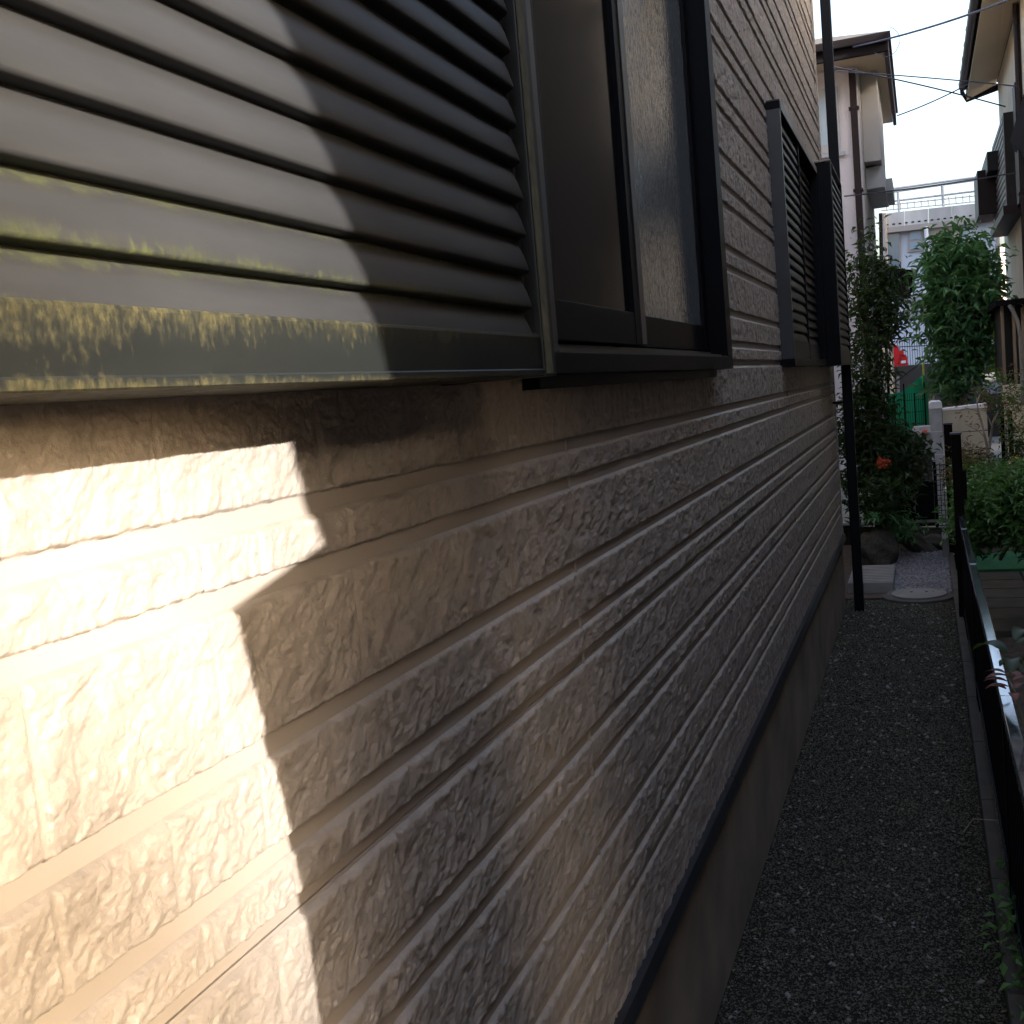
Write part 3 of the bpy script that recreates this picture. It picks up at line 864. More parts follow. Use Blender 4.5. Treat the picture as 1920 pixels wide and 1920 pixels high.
# mesh gate and grid
mg = thing('mesh_gate', (-0.2, 9.9, GZ), 'low black wire mesh gate with a knob in front of the block pillar', 'gate')
q0, q1 = at(1640, 985, 9.95), at(1757, 985, 9.95)
ztop = at(1750, 870, 9.95).z; zmid = at(1720, 905, 9.95).z
MB().box((q0.x, 9.93, q1.z), (q1.x - 0.012, 9.945, zmid)).build('gate_panel', 'alu', mg)
MB().box((q1.x - 0.011, 9.93, q1.z - .02), (q1.x + 0.012, 9.955, ztop + .02)).build('gate_stile', 'alu', mg)
MB().box((q0.x, 9.925, zmid + .0005), (q1.x - 0.0115, 9.95, zmid + 0.014)).build('gate_bar', 'alu', mg)
xx = q1.x - 0.05
while xx > q0.x + 0.1:
    MB().box((xx - .002, 9.935, zmid + .0145), (xx + .002, 9.939, ztop)).build('gate_wire', 'alu', mg); xx -= 0.033
for k in range(3):
    zz = zmid + 0.05 + 0.045 * k
    MB().box((q0.x, 9.9395, zz), (q1.x - .012, 9.943, zz + .004)).build('gate_wire', 'alu', mg)
gx0, gx1 = q1.x + 0.013, at(1778, 930, 9.9).x
for k in range(4):
    xx = gx0 + (gx1 - gx0) * k / 3
    MB().box((xx - .003, 9.90, q1.z), (xx + .003, 9.906, ztop)).build('gate_wire', 'alu', mg)
for k in range(13):
    zz = q1.z + (ztop - q1.z) * k / 12.2
    MB().box((gx0, 9.9065, zz), (gx1, 9.911, zz + .006)).build('gate_wire', 'alu', mg)
kn = at(1773, 917, 9.8)
bm = bmesh.new(); bmesh.ops.create_uvsphere(bm, u_segments=14, v_segments=10, radius=0.017)
me = bpy.data.meshes.new('gate_knob'); bm.to_mesh(me); bm.free()
for p in me.polygons: p.use_smooth = True
o = link('gate_knob', me, mg, M['ball']); o.location = kn

# bin
YB = 11.2
b0 = at(1733, 845, YB); zt2 = at(1733, 812, YB).z
bn = thing('refuse_bin', tuple(b0), 'grey plastic lidded bin with a red sticker beside the block pillar', 'bin')
cx, wb, wt = b0.x, 0.075, 0.105
MB().hexa([(cx - wb, YB, b0.z), (cx + wb, YB, b0.z), (cx + wb, YB + .2, b0.z), (cx - wb, YB + .2, b0.z), (cx - wt, YB - .02, zt2), (cx + wt, YB - .02, zt2), (cx + wt, YB + .24, zt2), (cx - wt, YB + .24, zt2)]).build('bin_body', 'bin', bn, 0.006)
MB().hexa([(cx - wt - .012, YB - .035, zt2 + .0006), (cx + wt + .012, YB - .035, zt2 + .0006), (cx + wt + .012, YB + .25, zt2 + .0006), (cx - wt - .012, YB + .25, zt2 + .0006), (cx - wt + .02, YB, zt2 + .062), (cx + wt - .02, YB, zt2 + .062), (cx + wt - .02, YB + .22, zt2 + .062), (cx - wt + .02, YB + .22, zt2 + .062)]).build('bin_lid', 'binlid', bn, 0.006)
MB().box((cx - .01, YB - .0375, zt2 + .006), (cx + .035, YB - .034, zt2 + .030)).build('sticker', 'redstick', bn)
MB().box((b0.x - .3, YB - .1, GZ - .05), (b0.x + .15, YB + .5, b0.z - 0.0005)).build('bin_plinth', 'kerb', None)
tag(bpy.data.objects['bin_plinth'], 'dark concrete plinth under the grey refuse bin', 'plinth')

# ------------------------------------------------------------------ back yard: wire fence, green net, retaining wall, car
YF = 14.0
wf = thing('wire_fence', tuple(at(1700, 835, YF)), 'dark green wire mesh fence in front of the green net', 'fence')
fa, fb = at(1662, 830, YF), at(1738, 830, YF)
ft = at(1700, 738, YF).z
for k in range(5):
    xx = fa.x + (fb.x - fa.x) * k / 4
    MB().box((xx - .008, YF, fa.z - .5), (xx + .008, YF + .016, ft + (0.12 if k in (2, 4) else 0))).build('wire_post', 'alu', wf)
for k in range(20):
    xx = fa.x + (fb.x - fa.x) * k / 19
    MB().box((xx - .002, YF + .018, fa.z), (xx + .002, YF + .021, ft)).build('wire', 'alu', wf)
for k in range(4):
    zz = fa.z + (ft - fa.z) * (k + .4) / 4
    MB().box((fa.x, YF + .022, zz), (fb.x, YF + .025, zz + .005)).build('wire', 'alu', wf)
MB().tube([at(1690, 829, YF - .1), at(1715, 826, YF - .1), at(1745, 824, YF - .1)], 0.02).build('fence_rail', 'alu', wf)
YN = 15.0
nt_ = thing('green_net', tuple(at(1735, 830, YN)), 'bright green netting hung from a lime pole behind the wire fence', 'net')
def netq(pts, name):
    me = bpy.data.meshes.new(name)
    vs = [at(*p) for p in pts]
    nrows = len(vs) // 2
    me.from_pydata(vs, [], [(2 * i, 2 * i + 1, 2 * i + 3, 2 * i + 2) for i in range(nrows - 1)])
    o = link(name, me, nt_, M['net'])
    sm = o.modifiers.new('thick', 'SOLIDIFY'); sm.thickness = 0.004
    return o
netq([(1664, 740, YN + .3), (1664, 850, YN + .3), (1690, 735, YN + .1), (1690, 850, YN + .1), (1712, 718, YN - .05), (1712, 850, YN), (1731, 702, YN), (1731, 850, YN)], 'net_sheet')
netq([(1730, 702, YN), (1727, 850, YN), (1734, 706, YN - .15), (1734, 850, YN - .1), (1738, 716, YN + .05), (1741, 850, YN + .1), (1740, 745, YN + .1), (1745, 850, YN + .15)], 'net_fold')
MB().tube([at(1731, 678, YN), at(1734, 850, YN)], 0.013, 8).build('net_pole', 'yellowpole', nt_)

YR = 22.0
rw = thing('retaining_wall', tuple(at(1700, 750, YR)), 'dark grey stained concrete retaining wall below the red car', 'wall')
ra, rb = at(1600, 694, YR), at(1775, 690, YR)
MB().box((ra.x - 4, YR, GZ - .5), (rb.x + 0.6, YR + 0.3, ra.z)).build('wall_face', 'retain', rw)
MB().tube([at(1683, 706, YR - .05), at(1686, 780, YR - .05)], 0.03, 8).build('drain_pipe', 'pipe_g', rw)
tg = MB().box((ra.x - 8, YR + .3005, GZ - .5), (rb.x + 9, YR + 30, ra.z - 0.65)).build('upper_terrace', 'asphalt')
tag(tg, 'raised paved terrace behind the retaining wall', kind='structure')
# yard floor between gate and retaining wall
yf = MB().add([(-8, 9.86, GZ + .02), (9, 9.86, GZ + .02), (9, 22, GZ + .02), (-8, 22, GZ + .02)], [(0, 1, 2, 3)]).build('yard_ground', mat('pale_yard_gravel', (0.22, 0.21, 0.19), 0.95, 0.3, 12, bump=0.01, bscale=60))
tag(yf, 'pale gravelly yard behind the mesh gate', kind='structure')
bw = thing('beige_low_wall', tuple(at(1700, 800, 18)), 'pale beige low wall seen through the wire fence', 'wall')
ba, bb_ = at(1655, 748, 18.0), at(1752, 742, 18.0)
MB().box((ba.x - 1, 18, GZ - .1), (bb_.x, 18.15, ba.z)).build('wall_face', 'creamw', bw)

# red car: body profile in x (length) / z, facing right
YC = 27.0
c0 = at(1703, 693, YC); c_roof = at(1680, 646, YC).z; c_nose = c0.x
car = thing('parked_car', (c_nose - 1.4, YC, ra.z - .65), 'bright red small car parked on the terrace above the retaining wall', 'car')
s_ = (c_roof - c0.z) / 0.62
def cx_(u): return at(u, 690, YC).x
z0 = ra.z - 0.48; zh = at(1695, 667, YC).z; zr = c_roof
prof = [(c_nose - 3.2, z0), (c_nose, z0), (c_nose + .02, z0 + (zh - z0) * .45), (c_nose - .02, zh - .03), (cx_(1699), zh + .03), (cx_(1692), zh + .02), (cx_(1684), zr - .02), (cx_(1680), zr), (c_nose - 2.6, zr + .02), (c_nose - 3.15, zr - .10), (c_nose - 3.25, zh)]
MB().prism(prof, 1, YC - 0.05, YC + 1.4).build('body', 'car', car)
MB().prism([(cx_(1693) - .02, zh + .02), (cx_(1692), zh + .02), (cx_(1685), zr - .01), (cx_(1683), zr - .03)], 1, YC + 0.02, YC + 1.33).build('windscreen', 'blueglass', car)
MB().box((c_nose - .15, YC - .075, zh - .17), (c_nose - .04, YC - .045, zh - .11)).build('headlight', 'carlamp', car, 0.01)
for xo in (-0.55, -2.6):
    cyl = MB().prism([(c_nose + xo + .28 * math.cos(a * .3927), ra.z - .65 + .28 + .28 * math.sin(a * .3927)) for a in range(16)], 1, YC - .07, YC + .12)
    cyl.build('wheel', 'rubber', car)
MB().box((cx_(1691) - .03, YC - .14, zh + .02), (cx_(1691) + .06, YC - .055, zh + .12)).build('wing_mirror', 'car', car, 0.01)

# terrace railing behind the car
tr = thing('terrace_railing', tuple(at(1700, 690, 29)), 'thin dark metal railing on the terrace behind the red car', 'railing')
YT = 29.5
t0, t1 = at(1655, 637, YT), at(1760, 628, YT); tb = at(1700, 690, YT).z
MB().tube([t0, t1], 0.02, 6).build('handrail', 'bronze', tr)
tm0, tm1 = at(1655, 652, YT), at(1760, 647, YT)
MB().tube([tm0, tm1], 0.012, 6).build('mid_rail', 'bronze', tr)
for k in range(24):
    x = t0.x + (t1.x - t0.x) * k / 23
    MB().box((x - .006, YT - .006, tb - .9), (x + .006, YT + .006, t0.z + (t1.z - t0.z) * k / 23)).build('baluster', 'bronze', tr)


# ------------------------------------------------------------------ LEFT FAR HOUSE
lh = thing('left_far_house', (-0.6, 15, GZ), 'pinkish stucco two-storey house with a dark eave and brown corner downpipe at the alley end', 'house')
YL = 15.0
XL = at(1616, 300, YL).x
MB().box((XL - 7, YL, GZ - .1), (XL, 18.3, 3.72)).build('wall', 'pinkwall', lh)
MB().box((XL + .0005, YL + .004, GZ - .1), (XL + .012, 18.296, 3.71)).build('side_wall', 'greywall', lh)
YE = 14.3
ez0, ez1 = at(1655, 97, YE).z, at(1655, 62, YE).z
XE = at(1664, 60, YE).x
MB().box((XL - 7.5, YE, ez0), (XE, YE + 0.05, ez1)).build('fascia', 'fascia', lh, 0.01)
MB().box((XL - 7.5, YE + 0.051, 3.725), (XE - .055, 18.75, 3.75)).build('soffit', 'soffit', lh)
MB().box((XE - 0.05, YE + 0.052, ez0 + .02), (XE, 18.8, ez1)).build('side_fascia', 'brown', lh, 0.01)
MB().add([(XL - 7.5, YE - .05, ez1 + .001), (XE + .03, YE - .05, ez1 + .001), (XE + .03, 18.85, ez1 + .001), (XL - 7.5, 18.85, ez1 + .001),
          (XL - 7.5, 16.2, ez1 + 0.6), (XE - .9, 16.2, ez1 + .6)], [(0, 1, 5, 4), (1, 2, 5), (2, 3, 4, 5), (0, 3, 2, 1), (0, 4, 3)]).build('roof', 'rooftile', lh)
MB().box((XL - 7.5, YE - .09, ez1 - .10), (XE + .02, YE - .001, ez1 - .01)).build('gutter', 'fascia', lh, 0.02)
bt = at(1600, 108, 14.9)
MB().box((XL - .10, YL - .09, GZ), (XL - .02, YL - .01, ez0 + .02)).build('downpipe', 'brown', lh, 0.01)
# front window
wa, wb_ = at(1520, 172, YL), at(1577, 285, YL)
wfr = MB().box((wa.x, YL - .05, wb_.z), (wb_.x, YL - .001, wa.z)).build('window', 'bin', lh, 0.005)
MB().box((wa.x, YL - .056, wb_.z + .10), (wb_.x - .10, YL - .0505, wa.z - .12)).build('pane', 'fglass', wfr)
MB().box((wa.x, YL - .070, wb_.z - .05), (wb_.x + .06, YL - .0505, wb_.z - .005)).build('sill', 'bin', wfr)
# protruding boxes on the side wall
MB().box((XL + .0125, 15.35, at(1640, 318, 16).z), (XL + .22, 17.4, at(1630, 155, 16).z)).build('side_bay', 'greywall', lh, 0.01)
MB().box((XL + .0125, 15.6, at(1640, 340, 16).z - .15), (XL + .24, 17.6, at(1640, 322, 16).z)).build('side_sill', 'bin', lh, 0.01)
MB().box((XL + .0125, 16.6, at(1650, 372, 17).z), (XL + .32, 17.9, at(1650, 345, 17).z)).build('side_ledge', 'bin', lh, 0.01)
for zc in (3.2, 2.2, 0.9):
    MB().box((XL - .12, YL - .095, zc), (XL, YL - .0005, zc + .03)).build('pipe_clip', 'brown', lh)

# small outhouse with curved dark roof in front of white building
oh = thing('outhouse', tuple(at(1680, 600, 20)), 'small outbuilding with a dark upturned roof corner between the two evergreens', 'outhouse')
YO = 20.0
def arc(u0, v0, u1, v1, sag, n=8):
    return [(u0 + (u1 - u0) * i / n, v0 + (v1 - v0) * i / n + sag * math.sin(math.pi * i / n)) for i in range(n + 1)]
topc = arc(1640, 486, 1711, 508, 7)
botc = arc(1640, 520, 1711, 518, 9)
poly = [(at(u, v, YO).x, at(u, v, YO).z) for u, v in topc] + [(at(u, v, YO).x, at(u, v, YO).z) for u, v in reversed(botc)]
MB().prism(poly, 1, YO - .3, YO + 2.2).build('roof', 'fascia', oh)
o0, o1 = at(1640, 519, YO), at(1704, 548, YO)
MB().box((o0.x, YO, o1.z), (o1.x, YO + 2, o0.z - .09)).build('gable', 'brown', oh)
MB().box((o0.x, YO + .02, GZ), (at(1664, 548, YO).x, YO + 2, o1.z - .001)).build('wall', 'creamw', oh)
MB().tube([at(1651, 400, YO - .3), at(1653, 500, YO - .3), at(1660, 512, YO - .3)], 0.03, 8).build('vent_pipe', 'brown', oh)
MB().tube([at(1668, 556, YO - .1), at(1700, 552, YO - .1), at(1709, 545, YO - .1), at(1712, 520, YO - .1)], 0.035, 8).build('gutter', 'fascia', oh)
MB().box((at(1661, 690, YO - 1).x, YO - 1, GZ), (at(1666, 690, YO - 1).x, YO - .9, o1.z)).build('corner_post', 'fascia', oh)

# ------------------------------------------------------------------ WHITE FAR BUILDING
YW = 33.0
wbld = thing('white_building', tuple(at(1760, 640, YW)), 'white flat-roofed building with a weathered parapet and roof railing at the end of the view', 'building')
g0, g1 = at(1650, 432, YW), at(1873, 412, YW)
h_ = at(1655, 402, YW); h1 = at(1871, 376, YW)
def wquad(name, u0, v0, u1, v1, y0, y1, m, parent=wbld, skew=-0.11, bevel=0.0):
    """a box whose top and bottom edges follow the building's slight turn away from us"""
    a = at(u0, v0, y0); b = at(u1, v0 + (u1 - u0) * skew, y0); c = at(u0, v1, y0); d = at(u1, v1 + (u1 - u0) * skew, y0)
    dy = y1 - y0
    return MB().hexa([(c.x, y0, c.z), (d.x, y0, d.z), (d.x, y1, d.z), (c.x, y1, c.z), (a.x, y0, a.z), (b.x, y0, b.z), (b.x, y1, b.z), (a.x, y1, a.z)]).build(name, m, parent, bevel)
wquad('wall', 1650, 436, 1873, 700, YW, YW + 8, 'white')
wquad('cornice', 1650, 428, 1873, 438, YW - .25, YW - .001, 'beigetrim')
for k in range(5):
    u0 = 1652 + k * 44.5
    wquad('parapet_panel', u0, 401 - k * 4.9, u0 + 43.6, 428 - k * 4.9, YW - .20, YW + .1, 'stained')
for k in range(18):
    u0 = 1661 + k * 12
    wquad('weep_vent', u0, 420.5 - k * 1.32, u0 + 5, 423 - k * 1.32, YW - .215, YW - .2005, 'bronze')
win = wquad('window', 1661, 437, 1689, 515, YW - .06, YW - .0015, 'beigetrim')
wquad('pane', 1664, 440, 1686, 512, YW - .075, YW - .0605, 'blueglass', win)
win = wquad('window', 1702, 432, 1731, 473, YW - .06, YW - .0015, 'beigetrim')
wquad('pane', 1706, 435, 1727, 450, YW - .075, YW - .0605, 'fglass', win)
wquad('pane', 1706, 454, 1727, 469, YW - .075, YW - .0605, 'fglass', win)
win = wquad('window', 1746, 424, 1800, 470, YW - .06, YW - .0015, 'stained')
wquad('pane', 1750, 428, 1797, 470, YW - .075, YW - .0605, 'creamw', win)
win = wquad('window', 1696, 556, 1738, 598, YW - .06, YW - .0015, 'beigetrim')
for k in range(5):
    wquad('blind_slat', 1700, 560 + k * 7.2, 1735, 565 + k * 7.2, YW - .078, YW - .0605, 'bin', win)
MB().tube([at(1736, 425, YW - .3), at(1739, 470, YW - .3)], 0.05, 8).build('wall_pipe', 'whitecap', wbld)
MB().tube([at(1658, 400, YW - .3), at(1662, 515, YW - .3)], 0.06, 8).build('wall_pipe', 'beigetrim', wbld)
MB().tube([at(1870, 400, YW - .3), at(1874, 560, YW - .3)], 0.05, 8).build('wall_pipe', 'beigetrim', wbld)
rl = link('roof_railing', None, wbld)
def rail_line(v0, v1, r, y=YW, u0=1652, u1=1842):
    MB().tube([at(u0, v0, y), at(u1, v1, y)], r, 6).build('rail_bar', 'pipe_g', rl)
rail_line(357, 331, 0.035); rail_line(363, 336, 0.03); rail_line(380, 357, 0.03); rail_line(386, 366, 0.015); rail_line(395, 377, 0.015)
for u, v, v2 in [(1683, 355, 397), (1766, 345, 387), (1840, 331, 378)]:
    MB().tube([at(u, v, YW), at(u + 3, v2, YW)], 0.04, 6).build('rail_post', 'pipe_g', rl)
for k in range(14):
    u = 1662 + k * 13
    MB().tube([at(u, 383 - k * 1.5, YW), at(u + .7, 396 - k * 1.45, YW)], 0.012, 5).build('rail_baluster', 'pipe_g', rl)
MB().tube([at(1840, 333, YW), at(1833, 360, YW), at(1834, 378, YW)], 0.03, 6).build('rail_post', 'pipe_g', rl)
MB().tube([at(1843, 336, YW + 2), at(1846, 378, YW + 2)], 0.12, 4).build('rail_post', 'pipe_g', rl)

# pale pink building sliver on the right behind
pk = thing('pink_building', tuple(at(1885, 620, 40)), 'pale pink wall glimpsed between the white building and the right house', 'building')
MB().box((at(1874, 460, 40).x, 40, GZ), (at(1900, 460, 40).x + 1.5, 43, at(1880, 461, 40).z)).build('wall', mat('pale_pink_wall', (0.62, 0.50, 0.49), .9, .06, 1), pk)
MB().box((at(1874, 548, 40).x, 39.9, at(1874, 553, 40).z), (at(1900, 548, 40).x + 1.5, 39.99, at(1874, 548, 40).z)).build('ledge', 'stained', pk)

# ------------------------------------------------------------------ RIGHT FAR HOUSE
rh = thing('right_far_house', (1.25, 15, GZ), 'cream stucco house with a long brown gutter and latticed bay at the right edge', 'house')
XR = 1.215
MB().box((XR, 8.95, GZ - .15), (7, 18.3, 4.0)).build('wall', 'cream', rh)
MB().add([(0.80, 8.2, 3.92), (XR, 8.2, 4.02), (XR, 18.7, 4.02), (0.80, 18.7, 3.86),
          (0.80, 8.2, 4.05), (XR, 8.2, 4.15), (XR, 18.7, 4.15), (0.80, 18.7, 4.02)], [(0, 3, 2, 1), (4, 5, 6, 7), (0, 1, 5, 4), (1, 2, 6, 5), (2, 3, 7, 6), (3, 0, 4, 7)]).build('soffit', 'soffit', rh)
MB().prism([(0.72, 4.06), (7, 4.16), (7, 5.6), (0.72, 4.16)], 1, 8.1, 18.78).build('roof', 'rooftile', rh)
MB().tube([(0.745, 8.1, 4.00), (0.745, 12, 3.99), (0.745, 18.3, 3.98)], 0.062, 12).build('gutter', 'brown', rh, smooth=True)
for k in range(9):
    y = 12.4 + k * .72
    MB().tube([(0.745, y, 3.993), (0.745, y + .03, 3.993)], 0.067, 12).build('gutter_bracket', 'brown', rh)
MB().box((0.795, 8.1, 3.90), (0.8195, 18.72, 3.955)).build('fascia', 'fascia', rh)
MB().add([(0.70, 18.3, 3.9), (0.80, 18.75, 3.84), (XR + .4, 18.75, 4.02), (XR + .4, 18.75, 4.10), (0.80, 18.75, 3.95), (0.70, 18.3, 4.06)], [(0, 1, 4, 5), (1, 2, 3, 4)]).build('barge_board', 'brown', rh)
MB().tube([(XR - .04, 14.4, 3.95), (XR - .04, 14.4, 0.2)], 0.035, 8).build('downpipe', 'brown', rh)
# latticed bay
bay = link('lattice_bay', None, rh)
ya_, yb_ = 15.2, 17.6
zb0, zb1_ = at(1880, 405, 16).z, at(1880, 235, 16).z
MB().box((XR - .16, ya_, zb0), (XR - .0005, yb_, zb1_)).build('bay_frame', 'bronze', bay)
for k in range(12):
    z = zb0 + .12 + (zb1_ - zb0 - .2) * k / 11
    MB().box((XR - .168, ya_ + .08, z), (XR - .1605, yb_ - .08, z + .035)).build('lattice_bar', 'grille', bay)
MB().box((XR - .40, 16.9, zb0 + .15), (XR - .1605, 17.9, zb0 + .75)).build('meter_box', 'brown', bay, .01)
MB().box((XR - .30, 16.3, zb1_ - .5), (XR - .1605, 17.9, zb1_ - .25)).build('bay_hood', 'bronze', bay, .01)
MB().box((XR - .22, ya_ - .25, zb0 - .10), (XR - .0005, yb_ + .1, zb0 - .0005)).build('bay_base', 'brown', bay)
# near tall shutter frame
MB().box((XR - .07, 14.6, at(1890, 390, 15).z), (XR - .0005, 14.95, at(1890, 170, 15).z)).build('window_frame', 'bronze', rh)
# near pent roof: dark eave seen from below at the right border
MB().hexa([at(1894, 262, 12.0), at(1900, 282, 12.0), at(1960, 330, 9.0), at(1945, 90, 9.0), at(1897, 258, 12.3), at(1901, 276, 12.3), at(1962, 322, 9.3), at(1947, 92, 9.3)]).build('pent_roof', 'fascia', rh)
MB().box((at(1912, 350, 11).x, 11, at(1912, 358, 11).z), (at(1912, 350, 11).x + .05, 11.3, at(1912, 280, 11).z)).build('window_frame', 'bronze', rh)
# lean-to below with grey duct and dark opening
lt = thing('lean_to', (1.1, 11, GZ), 'dark timber lean-to with a bent grey duct at the right edge', 'shed')
l0 = at(1876, 575, 11.5); l1 = at(1876, 745, 11.5)
MB().box((l0.x - .05, 11.3, l0.z), (XR + .2, 13.2, l0.z + .05)).build('roof', 'fascia', lt)
MB().box((at(1880, 600, 11.5).x, 11.5, at(1880, 720, 11.5).z), (XR - .002, 12.9, l0.z - .0005)).build('recess', 'dark', lt)
for u, m_ in [(1876, 'wood_l'), (1897, 'wood_l'), (1903, 'bronze'), (1914, 'wood_l')]:
    p = at(u, 590, 11.45)
    MB().box((p.x, 11.42, GZ), (p.x + .025, 11.46, l0.z - .001)).build('timber_post', m_, lt)
MB().box((at(1878, 735, 11.4).x, 11.38, GZ), (XR + .2, 11.41, at(1885, 722, 11.4).z)).build('skirting', 'creamw', lt)
MB().tube([at(1892, 572, 11.1), at(1900, 585, 11.1), at(1908, 602, 11.1), at(1913, 630, 11.1), at(1916, 690, 11.1), at(1918, 760, 11.1)], 0.017, 10).build('duct', 'duct', lt)
for k in range(5):
    p = at(1893 + k * 5, 566 + (k % 2) * 5, 11.2)
    MB().tube([p, p + Vector((.05, 0, .02)), p + Vector((.08, .02, -.03))], 0.012, 6).build('rag_bundle', 'wood', lt)

# ------------------------------------------------------------------ cables
def cable(pts, r, label, m='cable'):
    ps = [at(*p) for p in pts]
    o = MB().tube(ps, r, 6).build('cable', m)
    return tag(o, label, 'cable', 'overhead cables crossing the gap between the houses')
def sagp(a, b, sag, n=10):
    return [(a[0] + (b[0] - a[0]) * i / n, a[1] + (b[1] - a[1]) * i / n + sag * 4 * (i / n) * (1 - i / n), a[2] + (b[2] - a[2]) * i / n) for i in range(n + 1)]
cable(sagp((1600, 88, 14.2), (1925, -14, 11.0), 8), 0.011, 'thick overhead cable rising from the left eave to the top right corner')
cable(sagp((1560, 133, 13.5), (1910, 162, 13.0), -2), 0.007, 'nearly level overhead cable between the left eave and the right house wall')
cable(sagp((1560, 125, 13.5), (1885, 200, 15.0), -4), 0.008, 'overhead cable sloping down to the latticed bay on the right')
cable(sagp((1682, 217, 17.5), (1815, 158, 17.0), 3), 0.009, 'short overhead cable climbing from the left soffit tip to the right gutter end')
cable(sagp((1583, 368, 12.5), (1915, 322, 14.0), 3), 0.008, 'lower overhead cable crossing in front of the roof railing')
cable([(1668, 50, 14.2), (1678, 55, 14.2), (1686, 66, 14.2), (1687, 80, 14.2), (1680, 96, 14.2), (1668, 106, 14.2), (1655, 106, 14.2), (1640, 99, 14.2)], 0.004, 'thin loop of wire hanging off the corner of the left eave')
cable(sagp((1668, 724, 14.6), (1732, 676, 14.6), 0), 0.012, 'dark slanting rope tied to the lime net pole')


# ------------------------------------------------------------------ foliage
def crown(name, parent, lobes, nclump, per, size, m, cl=0.09, droop=0.3, aspect=0.34, shell=0.55):
    """lobes: list of (center, radii). clumps sit mostly in the outer shell, leaves scatter round each clump"""
    tot = sum(r[0] * r[1] * r[2] for _, r in lobes) ** 1.0
    cs = []
    for c, r in lobes:
        k = int(nclump * (r[0] * r[1] * r[2]) / tot) + 1
        v = RNG.normal(size=(k, 3)); v /= np.linalg.norm(v, axis=1)[:, None]
        rad = shell + (1 - shell) * RNG.random(k) ** 0.7
        bump_ = 1 + 0.25 * perlin(v[:, 0] * 2.2 + c[0] * 3, v[:, 2] * 2.2 + v[:, 1], 21)
        cs.append(np.array(c) + v * (rad * bump_)[:, None] * np.array(r))
    cs = np.concatenate(cs)
    cent = (cs[:, None, :] + RNG.normal(0, cl, (len(cs), per, 3)) * np.array([1, 1, .8])).reshape(-1, 3)
    co, f = leaves_mesh(cent, size, droop=droop, aspect=aspect)
    o = link(name, raw_mesh(name, co, f), parent, M[m])
    o['kind'] = 'stuff'
    return o, cs


def branches(parent, base, cs, n, r, m, name='trunk', stems=1, spread=0.05):
    mb = MB()
    base = Vector(base)
    top = Vector(cs.mean(0))
    for s in range(stems):
        b = base + Vector((random.uniform(-spread, spread), random.uniform(-spread, spread), 0))
        t = top + Vector((random.uniform(-.15, .15), random.uniform(-.15, .15), random.uniform(-.1, .5)))
        mid = b.lerp(t, .5) + Vector((random.uniform(-.05, .05), 0, 0))
        mb.tube([b, b.lerp(mid, .5), mid, mid.lerp(t, .6), t], r, 7, r * .35)
    for i in RNG.choice(len(cs), n, replace=False):
        e = Vector(cs[i]); k = random.uniform(.35, .85); s0 = base.lerp(top, k)
        mb.tube([s0, s0.lerp(e, .5) + Vector((0, 0, .04)), e], r * .3, 4, r * .06)
    return mb.build(name, m, parent)


# unseen tree added far right: its thinning crown edge softens the sun patch
dt_ = thing('sun_filter_tree', (20, -10.3, GZ), 'unseen tree added far to the right, its crown shaped to filter the low sun', 'tree')
cl_ = []
for c, r_, n in [((20, -10.180, 5.090), 3.0, 30000), ((20.6, -13.0, 5.5), 2.6, 4500), ((19.8, -11.5, 3.2), 2.2, 3000)]:
    v = RNG.normal(size=(n, 3)); v /= np.linalg.norm(v, axis=1)[:, None]
    cl_.append(np.array(c) + v * (r_ * RNG.random(n) ** (1 / 3))[:, None])
cl_ = np.concatenate(cl_)
co, f = leaves_mesh(cl_, 0.25, droop=0.2, aspect=0.5)
o = link('crown', raw_mesh('crown', co, f), dt_, M['leaf2']); o['kind'] = 'stuff'
branches(dt_, (20, -10.6, GZ), cl_, 40, 0.22, 'bark_d', 'trunk', 1, 0.0)
# left evergreen, in deep shade
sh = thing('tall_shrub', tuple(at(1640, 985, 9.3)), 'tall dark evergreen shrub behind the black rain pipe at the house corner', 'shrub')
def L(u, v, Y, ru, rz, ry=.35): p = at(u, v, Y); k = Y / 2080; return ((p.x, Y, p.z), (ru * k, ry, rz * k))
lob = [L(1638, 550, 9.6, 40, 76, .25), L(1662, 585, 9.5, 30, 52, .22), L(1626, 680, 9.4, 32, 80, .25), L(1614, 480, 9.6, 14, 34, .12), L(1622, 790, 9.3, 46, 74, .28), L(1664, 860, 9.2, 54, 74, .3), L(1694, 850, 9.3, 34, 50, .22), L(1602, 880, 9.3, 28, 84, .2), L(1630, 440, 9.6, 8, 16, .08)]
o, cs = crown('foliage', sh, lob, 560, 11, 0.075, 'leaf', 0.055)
branches(sh, at(1640, 985, 9.3), cs, 40, 0.03, 'bark_d', 'stem', 3, .12)
